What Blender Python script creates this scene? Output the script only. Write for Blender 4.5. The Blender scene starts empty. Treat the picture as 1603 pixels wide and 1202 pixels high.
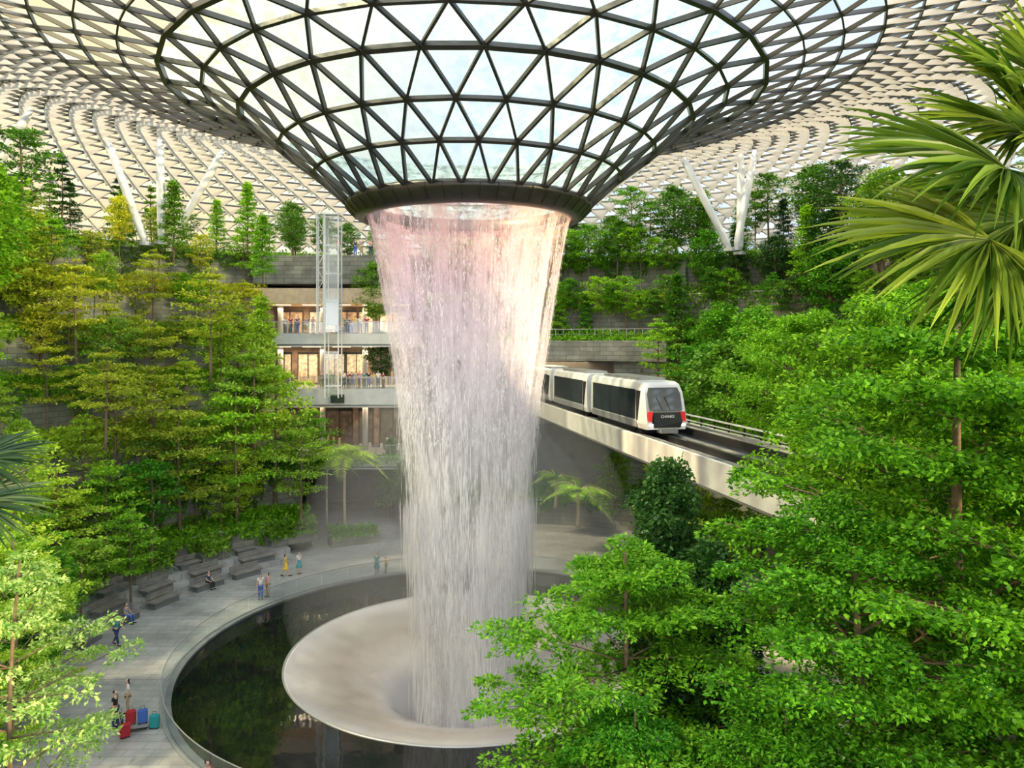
import bpy, bmesh, math, random
import numpy as np
from mathutils import Vector, Matrix
random.seed(7)
RNG = np.random.default_rng(11)
SC = bpy.context.scene
COL = SC.collection
CX, CY = -2.37, 42.0
CAMZ = 17.1
F = 1180.0
def X(u, y): return (u-801.5)/F*y
def Z(v, y): return CAMZ+(538-v)/F*y
def polar(R, deg, z=0.0):
    a = math.radians(deg)
    return (CX+R*math.cos(a), CY+R*math.sin(a), z)

# ------------------------------------------------------------------ materials
def new_mat(name):
    m = bpy.data.materials.new(name); m.use_nodes = True
    nt = m.node_tree; nt.nodes.clear()
    out = nt.nodes.new('ShaderNodeOutputMaterial')
    return m, nt, out
def N(nt, t, **kw):
    n = nt.nodes.new(t)
    for k, v in kw.items():
        if k in n.inputs.keys(): n.inputs[k].default_value = v
        else: setattr(n, k, v)
    return n
def L(nt, a, b): nt.links.new(a, b)
def ramp(nt, stops):
    r = nt.nodes.new('ShaderNodeValToRGB'); cr = r.color_ramp
    while len(cr.elements) < len(stops): cr.elements.new(0.5)
    for e, (p, c) in zip(cr.elements, stops):
        e.position = p; e.color = (*c, 1) if len(c) == 3 else c
    return r
def simple(name, col, rough=0.5, metal=0.0, noise=0.12, scale=3.0, emit=None, es=0.0, bump=0.0, spec=0.5):
    m, nt, out = new_mat(name)
    p = N(nt, 'ShaderNodeBsdfPrincipled', Roughness=rough, Metallic=metal)
    p.inputs['Specular IOR Level'].default_value = spec
    tc = N(nt, 'ShaderNodeTexCoord')
    nz = N(nt, 'ShaderNodeTexNoise', Scale=scale, Detail=4.0)
    L(nt, tc.outputs['Object'], nz.inputs['Vector'])
    lo = tuple(c*(1-noise) for c in col); hi = tuple(min(1, c*(1+noise)) for c in col)
    r = ramp(nt, [(0.3, lo), (0.7, hi)])
    L(nt, nz.outputs['Fac'], r.inputs['Fac']); L(nt, r.outputs['Color'], p.inputs['Base Color'])
    if bump:
        b = N(nt, 'ShaderNodeBump', Strength=bump); L(nt, nz.outputs['Fac'], b.inputs['Height']); L(nt, b.outputs['Normal'], p.inputs['Normal'])
    if emit:
        p.inputs['Emission Color'].default_value = (*emit, 1); p.inputs['Emission Strength'].default_value = es
    L(nt, p.outputs[0], out.inputs[0])
    return m
def leaf_mat(name, dark, light, trans=0.4, rough=0.45, var=True):
    m, nt, out = new_mat(name)
    geo = N(nt, 'ShaderNodeNewGeometry'); oi = N(nt, 'ShaderNodeObjectInfo')
    r = ramp(nt, [(0.0, dark), (0.55, tuple((a+b)/2 for a, b in zip(dark, light))), (1.0, light)])
    L(nt, geo.outputs['Random Per Island'], r.inputs['Fac'])
    src = r.outputs['Color']
    if var:
        hsv = N(nt, 'ShaderNodeHueSaturation')
        mr = N(nt, 'ShaderNodeMapRange'); mr.inputs['To Min'].default_value = 0.48; mr.inputs['To Max'].default_value = 0.52
        L(nt, oi.outputs['Random'], mr.inputs['Value']); L(nt, mr.outputs[0], hsv.inputs['Hue'])
        mv = N(nt, 'ShaderNodeMapRange'); mv.inputs['To Min'].default_value = 1.25; mv.inputs['To Max'].default_value = 0.75
        L(nt, oi.outputs['Random'], mv.inputs['Value']); L(nt, mv.outputs[0], hsv.inputs['Value'])
        L(nt, src, hsv.inputs['Color']); src = hsv.outputs[0]
    p = N(nt, 'ShaderNodeBsdfPrincipled', Roughness=rough); L(nt, src, p.inputs['Base Color'])
    p.inputs['Specular IOR Level'].default_value = 0.3
    t = N(nt, 'ShaderNodeBsdfTranslucent')
    mm = N(nt, 'ShaderNodeMix', data_type='RGBA', blend_type='MULTIPLY'); mm.inputs[0].default_value = 1.0
    L(nt, src, mm.inputs[6]); mm.inputs[7].default_value = (1.0, 1.0, 0.55, 1) if var else (1, 1, 1, 1)
    L(nt, mm.outputs[2], t.inputs['Color'])
    mx = N(nt, 'ShaderNodeMixShader', Fac=trans)
    L(nt, p.outputs[0], mx.inputs[1]); L(nt, t.outputs[0], mx.inputs[2]); L(nt, mx.outputs[0], out.inputs[0])
    return m
M = {}
M['leaf_yellow'] = leaf_mat('leaf_yellow_green', (0.24, 0.38, 0.02), (0.82, 0.82, 0.10), 0.5)  # yellow includes warm sunlight on the left trees, put into leaf colour
M['leaf_bright'] = leaf_mat('leaf_bright_green', (0.08, 0.30, 0.012), (0.42, 0.74, 0.05), 0.45)
M['leaf_vivid'] = leaf_mat('leaf_vivid_green', (0.02, 0.14, 0.006), (0.25, 0.60, 0.03), 0.42, 0.4)
M['leaf_mid'] = leaf_mat('leaf_mid_green', (0.05, 0.18, 0.015), (0.26, 0.50, 0.05), 0.4)
M['leaf_dark'] = leaf_mat('leaf_dark_green', (0.014, 0.07, 0.015), (0.07, 0.20, 0.04), 0.28, 0.35)
M['leaf_lime'] = leaf_mat('leaf_lime', (0.22, 0.44, 0.02), (0.70, 0.88, 0.12), 0.48)
M['leaf_pale'] = leaf_mat('leaf_pale_variegated', (0.14, 0.36, 0.04), (0.66, 0.80, 0.32), 0.38)
M['leaf_palm'] = leaf_mat('leaf_palm', (0.03, 0.10, 0.01), (0.40, 0.54, 0.09), 0.5, 0.3)
M['leaf_palmdark'] = leaf_mat('leaf_palm_dark', (0.02, 0.06, 0.03), (0.12, 0.20, 0.08), 0.25, 0.35)
M['bark'] = simple('bark_brown', (0.15, 0.105, 0.07), 0.9, noise=0.35, scale=8, bump=0.5)
M['bark_pale'] = simple('bark_pale', (0.42, 0.34, 0.25), 0.9, noise=0.3, scale=8, bump=0.4)
M['soil'] = simple('soil_mossy', (0.10, 0.16, 0.04), 0.95, noise=0.5, scale=1.2, bump=0.6)
M['concrete'] = simple('light_concrete', (0.56, 0.55, 0.53), 0.75, noise=0.08, scale=1.5)
M['concrete_dark'] = simple('dark_concrete', (0.15, 0.16, 0.16), 0.8, noise=0.2, scale=1.2)
M['steel_white'] = simple('white_painted_steel', (0.66, 0.67, 0.70), 0.35, noise=0.05)
M['steel_grey'] = simple('grey_steel', (0.42, 0.43, 0.44), 0.35, 0.5, noise=0.06)
M['steel_dark'] = simple('dark_bronze_steel', (0.035, 0.032, 0.030), 0.4, 0.3, noise=0.15)
M['collar'] = simple('ring_collar_bronze', (0.06, 0.055, 0.052), 0.35, 0.6, noise=0.15)
M['roof_strut'] = simple('roof_strut_grey', (0.05, 0.048, 0.047), 0.5, 0.1, noise=0.08)
M['roof_strut_dark'] = simple('roof_strut_bronze', (0.045, 0.042, 0.040), 0.45, 0.2, noise=0.08)
M['wood'] = simple('timber_beige', (0.62, 0.46, 0.30), 0.5, noise=0.15, scale=2)
M['bench'] = simple('bench_grey_timber', (0.22, 0.20, 0.185), 0.6, noise=0.25, scale=2)
M['black'] = simple('black_plastic', (0.015, 0.015, 0.017), 0.35, noise=0.1)
M['rubber'] = simple('rubber', (0.02, 0.02, 0.02), 0.7, noise=0.1)
M['train_white'] = simple('train_white_paint', (0.72, 0.72, 0.72), 0.22, noise=0.02)
M['train_grey'] = simple('train_silver_paint', (0.34, 0.35, 0.36), 0.3, 0.4, noise=0.05)
M['train_red'] = simple('train_red_paint', (0.70, 0.015, 0.015), 0.3, noise=0.05)
M['train_glass'] = simple('train_dark_glass', (0.03, 0.04, 0.045), 0.06, noise=0.1, spec=0.9)
M['lamp_white'] = simple('lamp_white', (0.9, 0.9, 0.9), 0.4, emit=(1, 0.95, 0.85), es=3)
M['shop_light'] = simple('lit_shop_window', (0.42, 0.27, 0.17), 0.4, noise=0.8, scale=2.3, emit=(1.0, 0.55, 0.28), es=0.15)
M['shop_light2'] = simple('lit_cream_shop_window', (0.60, 0.50, 0.38), 0.4, noise=0.6, scale=3.1, emit=(1.0, 0.75, 0.42), es=0.22)
M['shop_dark'] = simple('dim_shop_window', (0.07, 0.06, 0.055), 0.2, noise=0.8, scale=2.0, emit=(1.0, 0.6, 0.3), es=0.03)
M['shop_wall'] = simple('shop_wall_brown', (0.30, 0.21, 0.15), 0.6, noise=0.5, scale=1.3)
M['ceiling_light'] = simple('shop_ceiling_strip', (0.9, 0.8, 0.6), 0.5, emit=(1, 0.82, 0.55), es=3)
M['letter_white'] = simple('letter_white', (0.85, 0.85, 0.85), 0.4, noise=0.01)
M['skin'] = simple('skin', (0.62, 0.40, 0.29), 0.55, noise=0.05)
M['hair'] = simple('hair_black', (0.02, 0.015, 0.012), 0.5, noise=0.2, scale=20)
CL = {'white': (0.75, 0.75, 0.73), 'blue': (0.05, 0.13, 0.45), 'yellow': (0.80, 0.55, 0.07), 'teal': (0.02, 0.28, 0.31),
      'navy': (0.03, 0.05, 0.12), 'black': (0.02, 0.02, 0.02), 'red': (0.38, 0.02, 0.03), 'grey': (0.28, 0.28, 0.29), 'pink': (0.70, 0.33, 0.36), 'khaki': (0.42, 0.33, 0.20)}
for k, c in CL.items(): M['cloth_'+k] = simple('cloth_'+k, c, 0.85, noise=0.12, scale=15)

def stone_polar(name, c1, c2, mortar, bw=1.3, bh=0.42):
    m, nt, out = new_mat(name)
    geo = N(nt, 'ShaderNodeNewGeometry'); sep = N(nt, 'ShaderNodeSeparateXYZ'); L(nt, geo.outputs['Position'], sep.inputs[0])
    ax = N(nt, 'ShaderNodeMath', operation='SUBTRACT'); L(nt, sep.outputs[0], ax.inputs[0]); ax.inputs[1].default_value = CX
    ay = N(nt, 'ShaderNodeMath', operation='SUBTRACT'); L(nt, sep.outputs[1], ay.inputs[0]); ay.inputs[1].default_value = CY
    at = N(nt, 'ShaderNodeMath', operation='ARCTAN2'); L(nt, ay.outputs[0], at.inputs[0]); L(nt, ax.outputs[0], at.inputs[1])
    mu = N(nt, 'ShaderNodeMath', operation='MULTIPLY'); L(nt, at.outputs[0], mu.inputs[0]); mu.inputs[1].default_value = 33.0
    cb = N(nt, 'ShaderNodeCombineXYZ'); L(nt, mu.outputs[0], cb.inputs[0]); L(nt, sep.outputs[2], cb.inputs[1])
    br = N(nt, 'ShaderNodeTexBrick'); L(nt, cb.outputs[0], br.inputs['Vector'])
    br.inputs['Color1'].default_value = (*c1, 1); br.inputs['Color2'].default_value = (*c2, 1); br.inputs['Mortar'].default_value = (*mortar, 1)
    br.inputs['Scale'].default_value = 1.0; br.inputs['Brick Width'].default_value = bw; br.inputs['Row Height'].default_value = bh
    br.inputs['Mortar Size'].default_value = 0.02
    nz = N(nt, 'ShaderNodeTexNoise', Scale=0.8, Detail=5.0); L(nt, geo.outputs['Position'], nz.inputs['Vector'])
    r = ramp(nt, [(0.3, (0.6, 0.6, 0.6)), (0.7, (1.15, 1.15, 1.1))]); L(nt, nz.outputs['Fac'], r.inputs[0])
    mx = N(nt, 'ShaderNodeMix', data_type='RGBA', blend_type='MULTIPLY'); mx.inputs[0].default_value = 1
    L(nt, br.outputs['Color'], mx.inputs[6]); L(nt, r.outputs[0], mx.inputs[7])
    p = N(nt, 'ShaderNodeBsdfPrincipled', Roughness=0.8); L(nt, mx.outputs[2], p.inputs['Base Color'])
    L(nt, p.outputs[0], out.inputs[0]); return m
M['stone'] = stone_polar('grey_stone_wall', (0.28, 0.28, 0.24), (0.20, 0.20, 0.18), (0.10, 0.10, 0.09))

def paving():
    m, nt, out = new_mat('stone_paving')
    geo = N(nt, 'ShaderNodeNewGeometry')
    br = N(nt, 'ShaderNodeTexBrick', Scale=1.0); L(nt, geo.outputs['Position'], br.inputs['Vector'])
    br.inputs['Color1'].default_value = (0.42, 0.41, 0.40, 1); br.inputs['Color2'].default_value = (0.34, 0.335, 0.33, 1); br.inputs['Mortar'].default_value = (0.24, 0.24, 0.23, 1)
    br.inputs['Brick Width'].default_value = 1.2; br.inputs['Row Height'].default_value = 0.6; br.inputs['Mortar Size'].default_value = 0.02
    nz = N(nt, 'ShaderNodeTexNoise', Scale=0.35, Detail=8.0, Roughness=0.65); L(nt, geo.outputs['Position'], nz.inputs['Vector'])
    r = ramp(nt, [(0.3, (0.60, 0.60, 0.60)), (0.65, (1.12, 1.11, 1.1))]); L(nt, nz.outputs['Fac'], r.inputs[0])
    mx = N(nt, 'ShaderNodeMix', data_type='RGBA', blend_type='MULTIPLY'); mx.inputs[0].default_value = 1
    L(nt, br.outputs['Color'], mx.inputs[6]); L(nt, r.outputs[0], mx.inputs[7])
    p = N(nt, 'ShaderNodeBsdfPrincipled', Roughness=0.45); L(nt, mx.outputs[2], p.inputs['Base Color'])
    L(nt, p.outputs[0], out.inputs[0]); return m
M['paving'] = paving()

def sheer(name, col, fac, glossy=0.15, noise=None, trans=0.6, tint=(0.93, 0.96, 0.98), island=None):
    """thin glazing: mix of clear transmission and a white diffusing layer"""
    m, nt, out = new_mat(name)
    tr = N(nt, 'ShaderNodeBsdfTransparent'); tr.inputs[0].default_value = (*tint, 1)
    d = N(nt, 'ShaderNodeBsdfDiffuse'); d.inputs[0].default_value = (*col, 1)
    t = N(nt, 'ShaderNodeBsdfTranslucent'); t.inputs[0].default_value = (*col, 1)
    g = N(nt, 'ShaderNodeBsdfGlossy', Roughness=0.08)
    dt = N(nt, 'ShaderNodeMixShader', Fac=trans); L(nt, d.outputs[0], dt.inputs[1]); L(nt, t.outputs[0], dt.inputs[2])
    a = N(nt, 'ShaderNodeMixShader', Fac=fac); L(nt, tr.outputs[0], a.inputs[1]); L(nt, dt.outputs[0], a.inputs[2])
    geo = N(nt, 'ShaderNodeNewGeometry')
    if noise:
        nz = N(nt, 'ShaderNodeTexNoise', Scale=noise[0], Detail=6.0, Roughness=0.65); L(nt, geo.outputs['Position'], nz.inputs['Vector'])
        mr = N(nt, 'ShaderNodeMapRange'); mr.inputs['From Min'].default_value = noise[1]; mr.inputs['From Max'].default_value = noise[2]
        mr.inputs['To Min'].default_value = noise[3]; mr.inputs['To Max'].default_value = noise[4]
        L(nt, nz.outputs['Fac'], mr.inputs[0]); L(nt, mr.outputs[0], a.inputs[0])
    if island:
        mr = N(nt, 'ShaderNodeMapRange'); mr.inputs['To Min'].default_value = island[0]; mr.inputs['To Max'].default_value = island[1]
        L(nt, geo.outputs['Random Per Island'], mr.inputs[0]); L(nt, mr.outputs[0], a.inputs[0])
    b = N(nt, 'ShaderNodeMixShader', Fac=glossy); L(nt, a.outputs[0], b.inputs[1]); L(nt, g.outputs[0], b.inputs[2])
    L(nt, b.outputs[0], out.inputs[0]); return m
M['roof_clear'] = sheer('roof_glass_clear', (0.58, 0.66, 0.76), 0.2, 0.03, tint=(0.74, 0.82, 0.90), island=(0.08, 0.35))
M['roof_shade'] = sheer('roof_glass_shaded', (0.44, 0.43, 0.43), 0.72, 0.02, trans=0.45, island=(0.74, 0.95))
M['funnel_glass'] = sheer('wet_funnel_glass', (0.46, 0.62, 0.70), 0.4, 0.05, (1.6, 0.38, 0.62, 0.15, 0.8), tint=(0.76, 0.88, 0.94))
M['glass'] = sheer('clear_glass', (0.75, 0.85, 0.84), 0.05, 0.06)
M['lift_glass'] = sheer('lift_glass', (0.80, 0.88, 0.88), 0.10, 0.10)

def water_curtain(name, lo, hi, amin, amax, tint):
    m, nt, out = new_mat(name)
    geo = N(nt, 'ShaderNodeNewGeometry')
    mp = N(nt, 'ShaderNodeMapping'); mp.inputs['Scale'].default_value = (5.5, 5.5, 0.16); L(nt, geo.outputs['Position'], mp.inputs[0])
    nz = N(nt, 'ShaderNodeTexNoise', Scale=1.0, Detail=5.0, Roughness=0.75); L(nt, mp.outputs[0], nz.inputs['Vector'])
    mp2 = N(nt, 'ShaderNodeMapping'); mp2.inputs['Scale'].default_value = (0.7, 0.7, 0.08); L(nt, geo.outputs['Position'], mp2.inputs[0])
    nz2 = N(nt, 'ShaderNodeTexNoise', Scale=1.0, Detail=6.0, Roughness=0.7); L(nt, mp2.outputs[0], nz2.inputs['Vector'])
    ad = N(nt, 'ShaderNodeMix', data_type='FLOAT'); ad.inputs[0].default_value = 0.62
    L(nt, nz.outputs['Fac'], ad.inputs[2]); L(nt, nz2.outputs['Fac'], ad.inputs[3])
    mr = N(nt, 'ShaderNodeMapRange'); mr.inputs['From Min'].default_value = lo; mr.inputs['From Max'].default_value = hi
    mr.inputs['To Min'].default_value = amin; mr.inputs['To Max'].default_value = amax
    L(nt, ad.outputs[0], mr.inputs[0])
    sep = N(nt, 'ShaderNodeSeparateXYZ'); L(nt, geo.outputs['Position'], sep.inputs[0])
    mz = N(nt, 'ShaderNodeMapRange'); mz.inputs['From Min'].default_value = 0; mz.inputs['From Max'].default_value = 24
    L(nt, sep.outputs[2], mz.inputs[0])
    r = ramp(nt, [(0.0, (0.94, 0.95, 0.98)), (0.45, (0.90, 0.90, 0.96)), (0.8, tint), (1.0, (0.92, 0.64, 0.62))]); L(nt, mz.outputs[0], r.inputs[0])  # pink light on the upper water is painted into its colour
    tr = N(nt, 'ShaderNodeBsdfTransparent')
    d = N(nt, 'ShaderNodeBsdfDiffuse'); t = N(nt, 'ShaderNodeBsdfTranslucent'); L(nt, r.outputs[0], d.inputs[0]); L(nt, r.outputs[0], t.inputs[0])
    dt = N(nt, 'ShaderNodeMixShader', Fac=0.45); L(nt, d.outputs[0], dt.inputs[1]); L(nt, t.outputs[0], dt.inputs[2])
    a = N(nt, 'ShaderNodeMixShader'); L(nt, mr.outputs[0], a.inputs[0]); L(nt, tr.outputs[0], a.inputs[1]); L(nt, dt.outputs[0], a.inputs[2])
    L(nt, a.outputs[0], out.inputs[0]); return m
M['water1'] = water_curtain('falling_water', 0.45, 0.58, 0.05, 0.66, (0.80, 0.72, 0.84))
M['water2'] = water_curtain('falling_water_inner', 0.45, 0.58, 0.05, 0.60, (0.76, 0.68, 0.80))
M['strand'] = leaf_mat('water_strands', (0.86, 0.86, 0.90), (0.95, 0.95, 0.98), 0.5, 0.2, var=False)

def pool_mat():
    m, nt, out = new_mat('dark_pool_water')
    p = N(nt, 'ShaderNodeBsdfPrincipled', Roughness=0.03); p.inputs['Base Color'].default_value = (0.004, 0.005, 0.007, 1)
    p.inputs['Specular IOR Level'].default_value = 0.55
    geo = N(nt, 'ShaderNodeNewGeometry'); nz = N(nt, 'ShaderNodeTexNoise', Scale=1.2, Detail=2.0); L(nt, geo.outputs['Position'], nz.inputs['Vector'])
    b = N(nt, 'ShaderNodeBump', Strength=0.012, Distance=0.3); L(nt, nz.outputs['Fac'], b.inputs['Height']); L(nt, b.outputs[0], p.inputs['Normal'])
    L(nt, p.outputs[0], out.inputs[0]); return m
M['pool'] = pool_mat()
def bowl_mat():
    m, nt, out = new_mat('wet_bowl_surface')
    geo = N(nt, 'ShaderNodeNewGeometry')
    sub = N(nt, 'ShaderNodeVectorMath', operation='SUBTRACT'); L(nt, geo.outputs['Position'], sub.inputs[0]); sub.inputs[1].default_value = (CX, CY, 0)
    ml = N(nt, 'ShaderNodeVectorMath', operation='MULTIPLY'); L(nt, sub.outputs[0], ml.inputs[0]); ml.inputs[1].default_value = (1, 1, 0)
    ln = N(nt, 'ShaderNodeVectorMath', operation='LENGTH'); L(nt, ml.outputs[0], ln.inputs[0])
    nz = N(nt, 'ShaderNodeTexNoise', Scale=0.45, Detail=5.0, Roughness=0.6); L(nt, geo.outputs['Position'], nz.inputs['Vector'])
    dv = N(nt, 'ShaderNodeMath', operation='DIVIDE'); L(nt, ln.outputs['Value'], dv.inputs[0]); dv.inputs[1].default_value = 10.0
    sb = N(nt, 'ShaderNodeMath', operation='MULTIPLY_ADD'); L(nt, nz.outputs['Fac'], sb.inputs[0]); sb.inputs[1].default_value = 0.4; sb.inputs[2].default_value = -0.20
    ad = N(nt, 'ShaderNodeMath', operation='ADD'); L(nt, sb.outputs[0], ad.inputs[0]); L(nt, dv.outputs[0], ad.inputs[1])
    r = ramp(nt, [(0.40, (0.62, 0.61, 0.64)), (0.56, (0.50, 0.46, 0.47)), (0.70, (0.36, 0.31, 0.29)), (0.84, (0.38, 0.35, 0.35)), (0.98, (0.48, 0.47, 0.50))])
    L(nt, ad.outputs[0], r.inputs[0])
    p = N(nt, 'ShaderNodeBsdfPrincipled', Roughness=0.12); L(nt, r.outputs[0], p.inputs['Base Color'])
    L(nt, p.outputs[0], out.inputs[0]); return m
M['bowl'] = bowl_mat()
def mist_mat():
    m, nt, out = new_mat('spray_mist')
    v = N(nt, 'ShaderNodeVolumeScatter', Density=0.022, Anisotropy=0.1); v.inputs['Color'].default_value = (1, 1, 1, 1)
    L(nt, v.outputs[0], out.inputs['Volume']); return m
M['mist'] = mist_mat()

# ------------------------------------------------------------------ mesh building
class MB:
    def __init__(s): s.V = []; s.F = []; s.n = 0
    def add(s, V, Fs):
        V = np.asarray(V, float).reshape(-1, 3)
        s.V.append(V); o = s.n
        if isinstance(Fs, np.ndarray): s.F.extend((Fs+o).tolist())
        else: s.F.extend([[i+o for i in f] for f in Fs])
        s.n += len(V)
    def box(s, c, d, rz=0.0, taper=1.0):
        x, y, z = d[0]/2, d[1]/2, d[2]/2
        P = np.array([[-x, -y, -z], [x, -y, -z], [x, y, -z], [-x, y, -z], [-x*taper, -y*taper, z], [x*taper, -y*taper, z], [x*taper, y*taper, z], [-x*taper, y*taper, z]])
        if rz:
            cz, sz = math.cos(rz), math.sin(rz)
            P = np.stack([P[:, 0]*cz-P[:, 1]*sz, P[:, 0]*sz+P[:, 1]*cz, P[:, 2]], 1)
        s.add(P+np.array(c), [[0, 3, 2, 1], [4, 5, 6, 7], [0, 1, 5, 4], [1, 2, 6, 5], [2, 3, 7, 6], [3, 0, 4, 7]])
    def span(s, a, b):
        s.box(((a[0]+b[0])/2, (a[1]+b[1])/2, (a[2]+b[2])/2), (abs(b[0]-a[0]), abs(b[1]-a[1]), abs(b[2]-a[2])))
    def tube(s, pts, rad, n=6, cap=True):
        pts = [Vector(p) for p in pts]; m = len(pts)
        V = []; prev = None
        for i, p in enumerate(pts):
            d = (pts[min(i+1, m-1)]-pts[max(i-1, 0)])
            if d.length < 1e-6: d = Vector((0, 0, 1))
            d.normalize()
            a = Vector((1, 0, 0)) if abs(d.x) < 0.8 else Vector((0, 1, 0))
            if prev is not None: a = prev
            e1 = (a-d*a.dot(d)).normalized(); e2 = d.cross(e1); prev = e1
            r = rad[i] if hasattr(rad, '__len__') else rad
            for k in range(n):
                t = 2*math.pi*k/n; V.append(p+e1*(r*math.cos(t))+e2*(r*math.sin(t)))
        Fs = []
        for i in range(m-1):
            for k in range(n):
                Fs.append([i*n+k, i*n+(k+1) % n, (i+1)*n+(k+1) % n, (i+1)*n+k])
        if cap: Fs.append(list(range(n))[::-1]); Fs.append([(m-1)*n+k for k in range(n)])
        s.add([tuple(v) for v in V], Fs)
    def lathe(s, prof, n=96, a0=0, a1=360, c=(CX, CY, 0), closed=False):
        full = abs(a1-a0) >= 359.9
        m = n if full else n+1
        A = np.radians(a0+(a1-a0)*np.arange(m)/n)
        V = []
        for (r, z) in prof:
            V.append(np.stack([c[0]+r*np.cos(A), c[1]+r*np.sin(A), np.full(m, c[2]+z)], 1))
        V = np.concatenate(V); Fs = []
        K = len(prof)
        for j in range(K if closed else K-1):
            j2 = (j+1) % K
            for i in range(n):
                i2 = (i+1) % m
                Fs.append([j*m+i, j*m+i2, j2*m+i2, j2*m+i])
        if closed and not full:
            Fs.append([j*m for j in range(K)]); Fs.append([j*m+m-1 for j in range(K)][::-1])
        s.add(V, Fs)
    def arcblock(s, R0, R1, z0, z1, a0, a1, n=48, c=(CX, CY, 0)):
        s.lathe([(R0, z0), (R1, z0), (R1, z1), (R0, z1)], n, a0, a1, c, closed=True)
    def leaves(s, P, D, Nn, size, w=0.28, fold=0.1):
        D = D/np.linalg.norm(D, axis=1, keepdims=True)
        S = np.cross(D, Nn); S /= (np.linalg.norm(S, axis=1, keepdims=True)+1e-9)
        U = np.cross(S, D); k = size[:, None]
        b = P; c = P+D*0.5*k-U*fold*k; l = P+D*0.45*k-S*w*k; r = P+D*0.45*k+S*w*k; t = P+D*k
        V = np.stack([b, r, t, l, c], 1).reshape(-1, 3)
        base = np.arange(len(P))[:, None]*5
        F1 = base+np.array([0, 1, 2, 4]); F2 = base+np.array([0, 4, 2, 3])
        s.add(V, np.concatenate([F1, F2]))
    def mesh(s, name, mat=None, smooth=False):
        me = bpy.data.meshes.new(name)
        V = np.concatenate(s.V) if s.V else np.zeros((0, 3))
        me.from_pydata(V.tolist(), [], s.F)
        if mat: me.materials.append(mat)
        if smooth: me.polygons.foreach_set('use_smooth', [True]*len(me.polygons))
        me.update(); return me
    def obj(s, name, mat=None, parent=None, smooth=False, loc=None, rz=0, **props):
        return put(name, s.mesh(name, mat, smooth), parent, loc, rz, **props)
def put(name, data, parent=None, loc=None, rz=0, scale=None, **props):
    o = bpy.data.objects.new(name, data); COL.objects.link(o)
    if parent is not None: o.parent = parent
    if loc is not None: o.location = loc
    if rz: o.rotation_euler = (0, 0, rz)
    if scale is not None: o.scale = (scale,)*3 if not hasattr(scale, '__len__') else scale
    for k, v in props.items(): o[k] = v
    return o
def empty(name, label, category, loc=(0, 0, 0), rz=0, scale=None, **props):
    o = put(name, None, None, loc, rz, scale, label=label, category=category, **props); o.empty_display_size = 0.3
    return o

# ------------------------------------------------------------------ roof
FR = [6.5, 8.3, 10.1, 12.0, 13.8, 15.7]
ALLR = FR+[18.2, 20.8, 24, 28, 33, 38, 43, 48, 52, 56, 59, 60]
ALLZ = [7.6, 9.2, 10.5, 12.0, 13.0, 13.6, 14.1, 14.6, 15.4, 16.5, 17.7, 18.3, 17.9, 16.6, 14.9, 12.2, 9.4, 7.8]
def roofz(R): return CAMZ+float(np.interp(R, ALLR, ALLZ))
def lattice(Rs, Nn, a_off=0.0):
    nodes = []; norms = []
    for k, R in enumerate(Rs):
        A = 2*np.pi*(np.arange(Nn)+0.5*(k % 2)+a_off)/Nn+np.pi/2
        z = roofz(R); sl = (roofz(R+0.6)-roofz(R-0.6))/1.2 if R > 7 else 0.8
        nodes.append(np.stack([CX+R*np.cos(A), CY+R*np.sin(A), np.full(Nn, z)], 1))
        n = np.stack([-sl*np.cos(A), -sl*np.sin(A), np.ones(Nn)], 1); norms.append(n/np.linalg.norm(n, axis=1, keepdims=True))
    nodes = np.array(nodes); norms = np.array(norms)
    E = []; TU = []; TD = []
    for k in range(len(Rs)):
        for i in range(Nn):
            E.append(((k, i), (k, (i+1) % Nn), 0))
            if k < len(Rs)-1:
                if k % 2 == 0: a, b = (k+1, (i-1) % Nn), (k+1, i)
                else: a, b = (k+1, i), (k+1, (i+1) % Nn)
                E.append(((k, i), a, 1)); E.append(((k, i), b, 1))
                TD.append(((k, i), a, b))
                TU.append(((k, i), b, (k, (i+1) % Nn)))
    return nodes, norms, E, TU, TD
def struts(mb, nodes, norms, E, w, d, kinds=(0, 1)):
    E = [e for e in E if e[2] in kinds]
    p = np.array([nodes[a] for a, b, _ in E]); q = np.array([nodes[b] for a, b, _ in E])
    n = np.array([norms[a]+norms[b] for a, b, _ in E]); n /= np.linalg.norm(n, axis=1, keepdims=True)
    dr = q-p; dr /= np.linalg.norm(dr, axis=1, keepdims=True); t = np.cross(dr, n)
    V = np.stack([p-t*w-n*d, p+t*w-n*d, p+t*w, p-t*w, q-t*w-n*d, q+t*w-n*d, q+t*w, q-t*w], 1).reshape(-1, 3)
    base = np.arange(len(E))[:, None]*8
    Fs = np.concatenate([base+np.array(f) for f in ([0, 1, 5, 4], [1, 2, 6, 5], [2, 3, 7, 6], [3, 0, 4, 7], [0, 3, 2, 1], [4, 5, 6, 7])])
    mb.add(V, Fs)
def panes(mb, nodes, T, drop=0.0):
    V = np.array([[nodes[a], nodes[b], nodes[c]] for a, b, c in T])
    if drop: V[:, 1, 2] -= drop
    mb.add(V.reshape(-1, 3), np.arange(len(T)*3).reshape(-1, 3))
funnel = empty('glass_roof_funnel', 'steel and glass funnel with triangular panes above the waterfall', 'glass roof', (0, 0, 0))
nd, nm, E, TU, TD = lattice(FR, 30)
mb = MB(); struts(mb, nd, nm, E, 0.06, 0.24, (1,)); struts(mb, nd, nm, E, 0.075, 0.26, (0,))
for k in (3, 5): struts(mb, nd, nm, [e for e in E if e[2] == 0 and e[0][0] == k], 0.11, 0.32)
mb.obj('steel_lattice', M['steel_dark'], funnel)
mb = MB(); panes(mb, nd, TU+TD); mb.obj('glass_panes', M['funnel_glass'], funnel)
mb2 = MB(); mb = MB()
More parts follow.
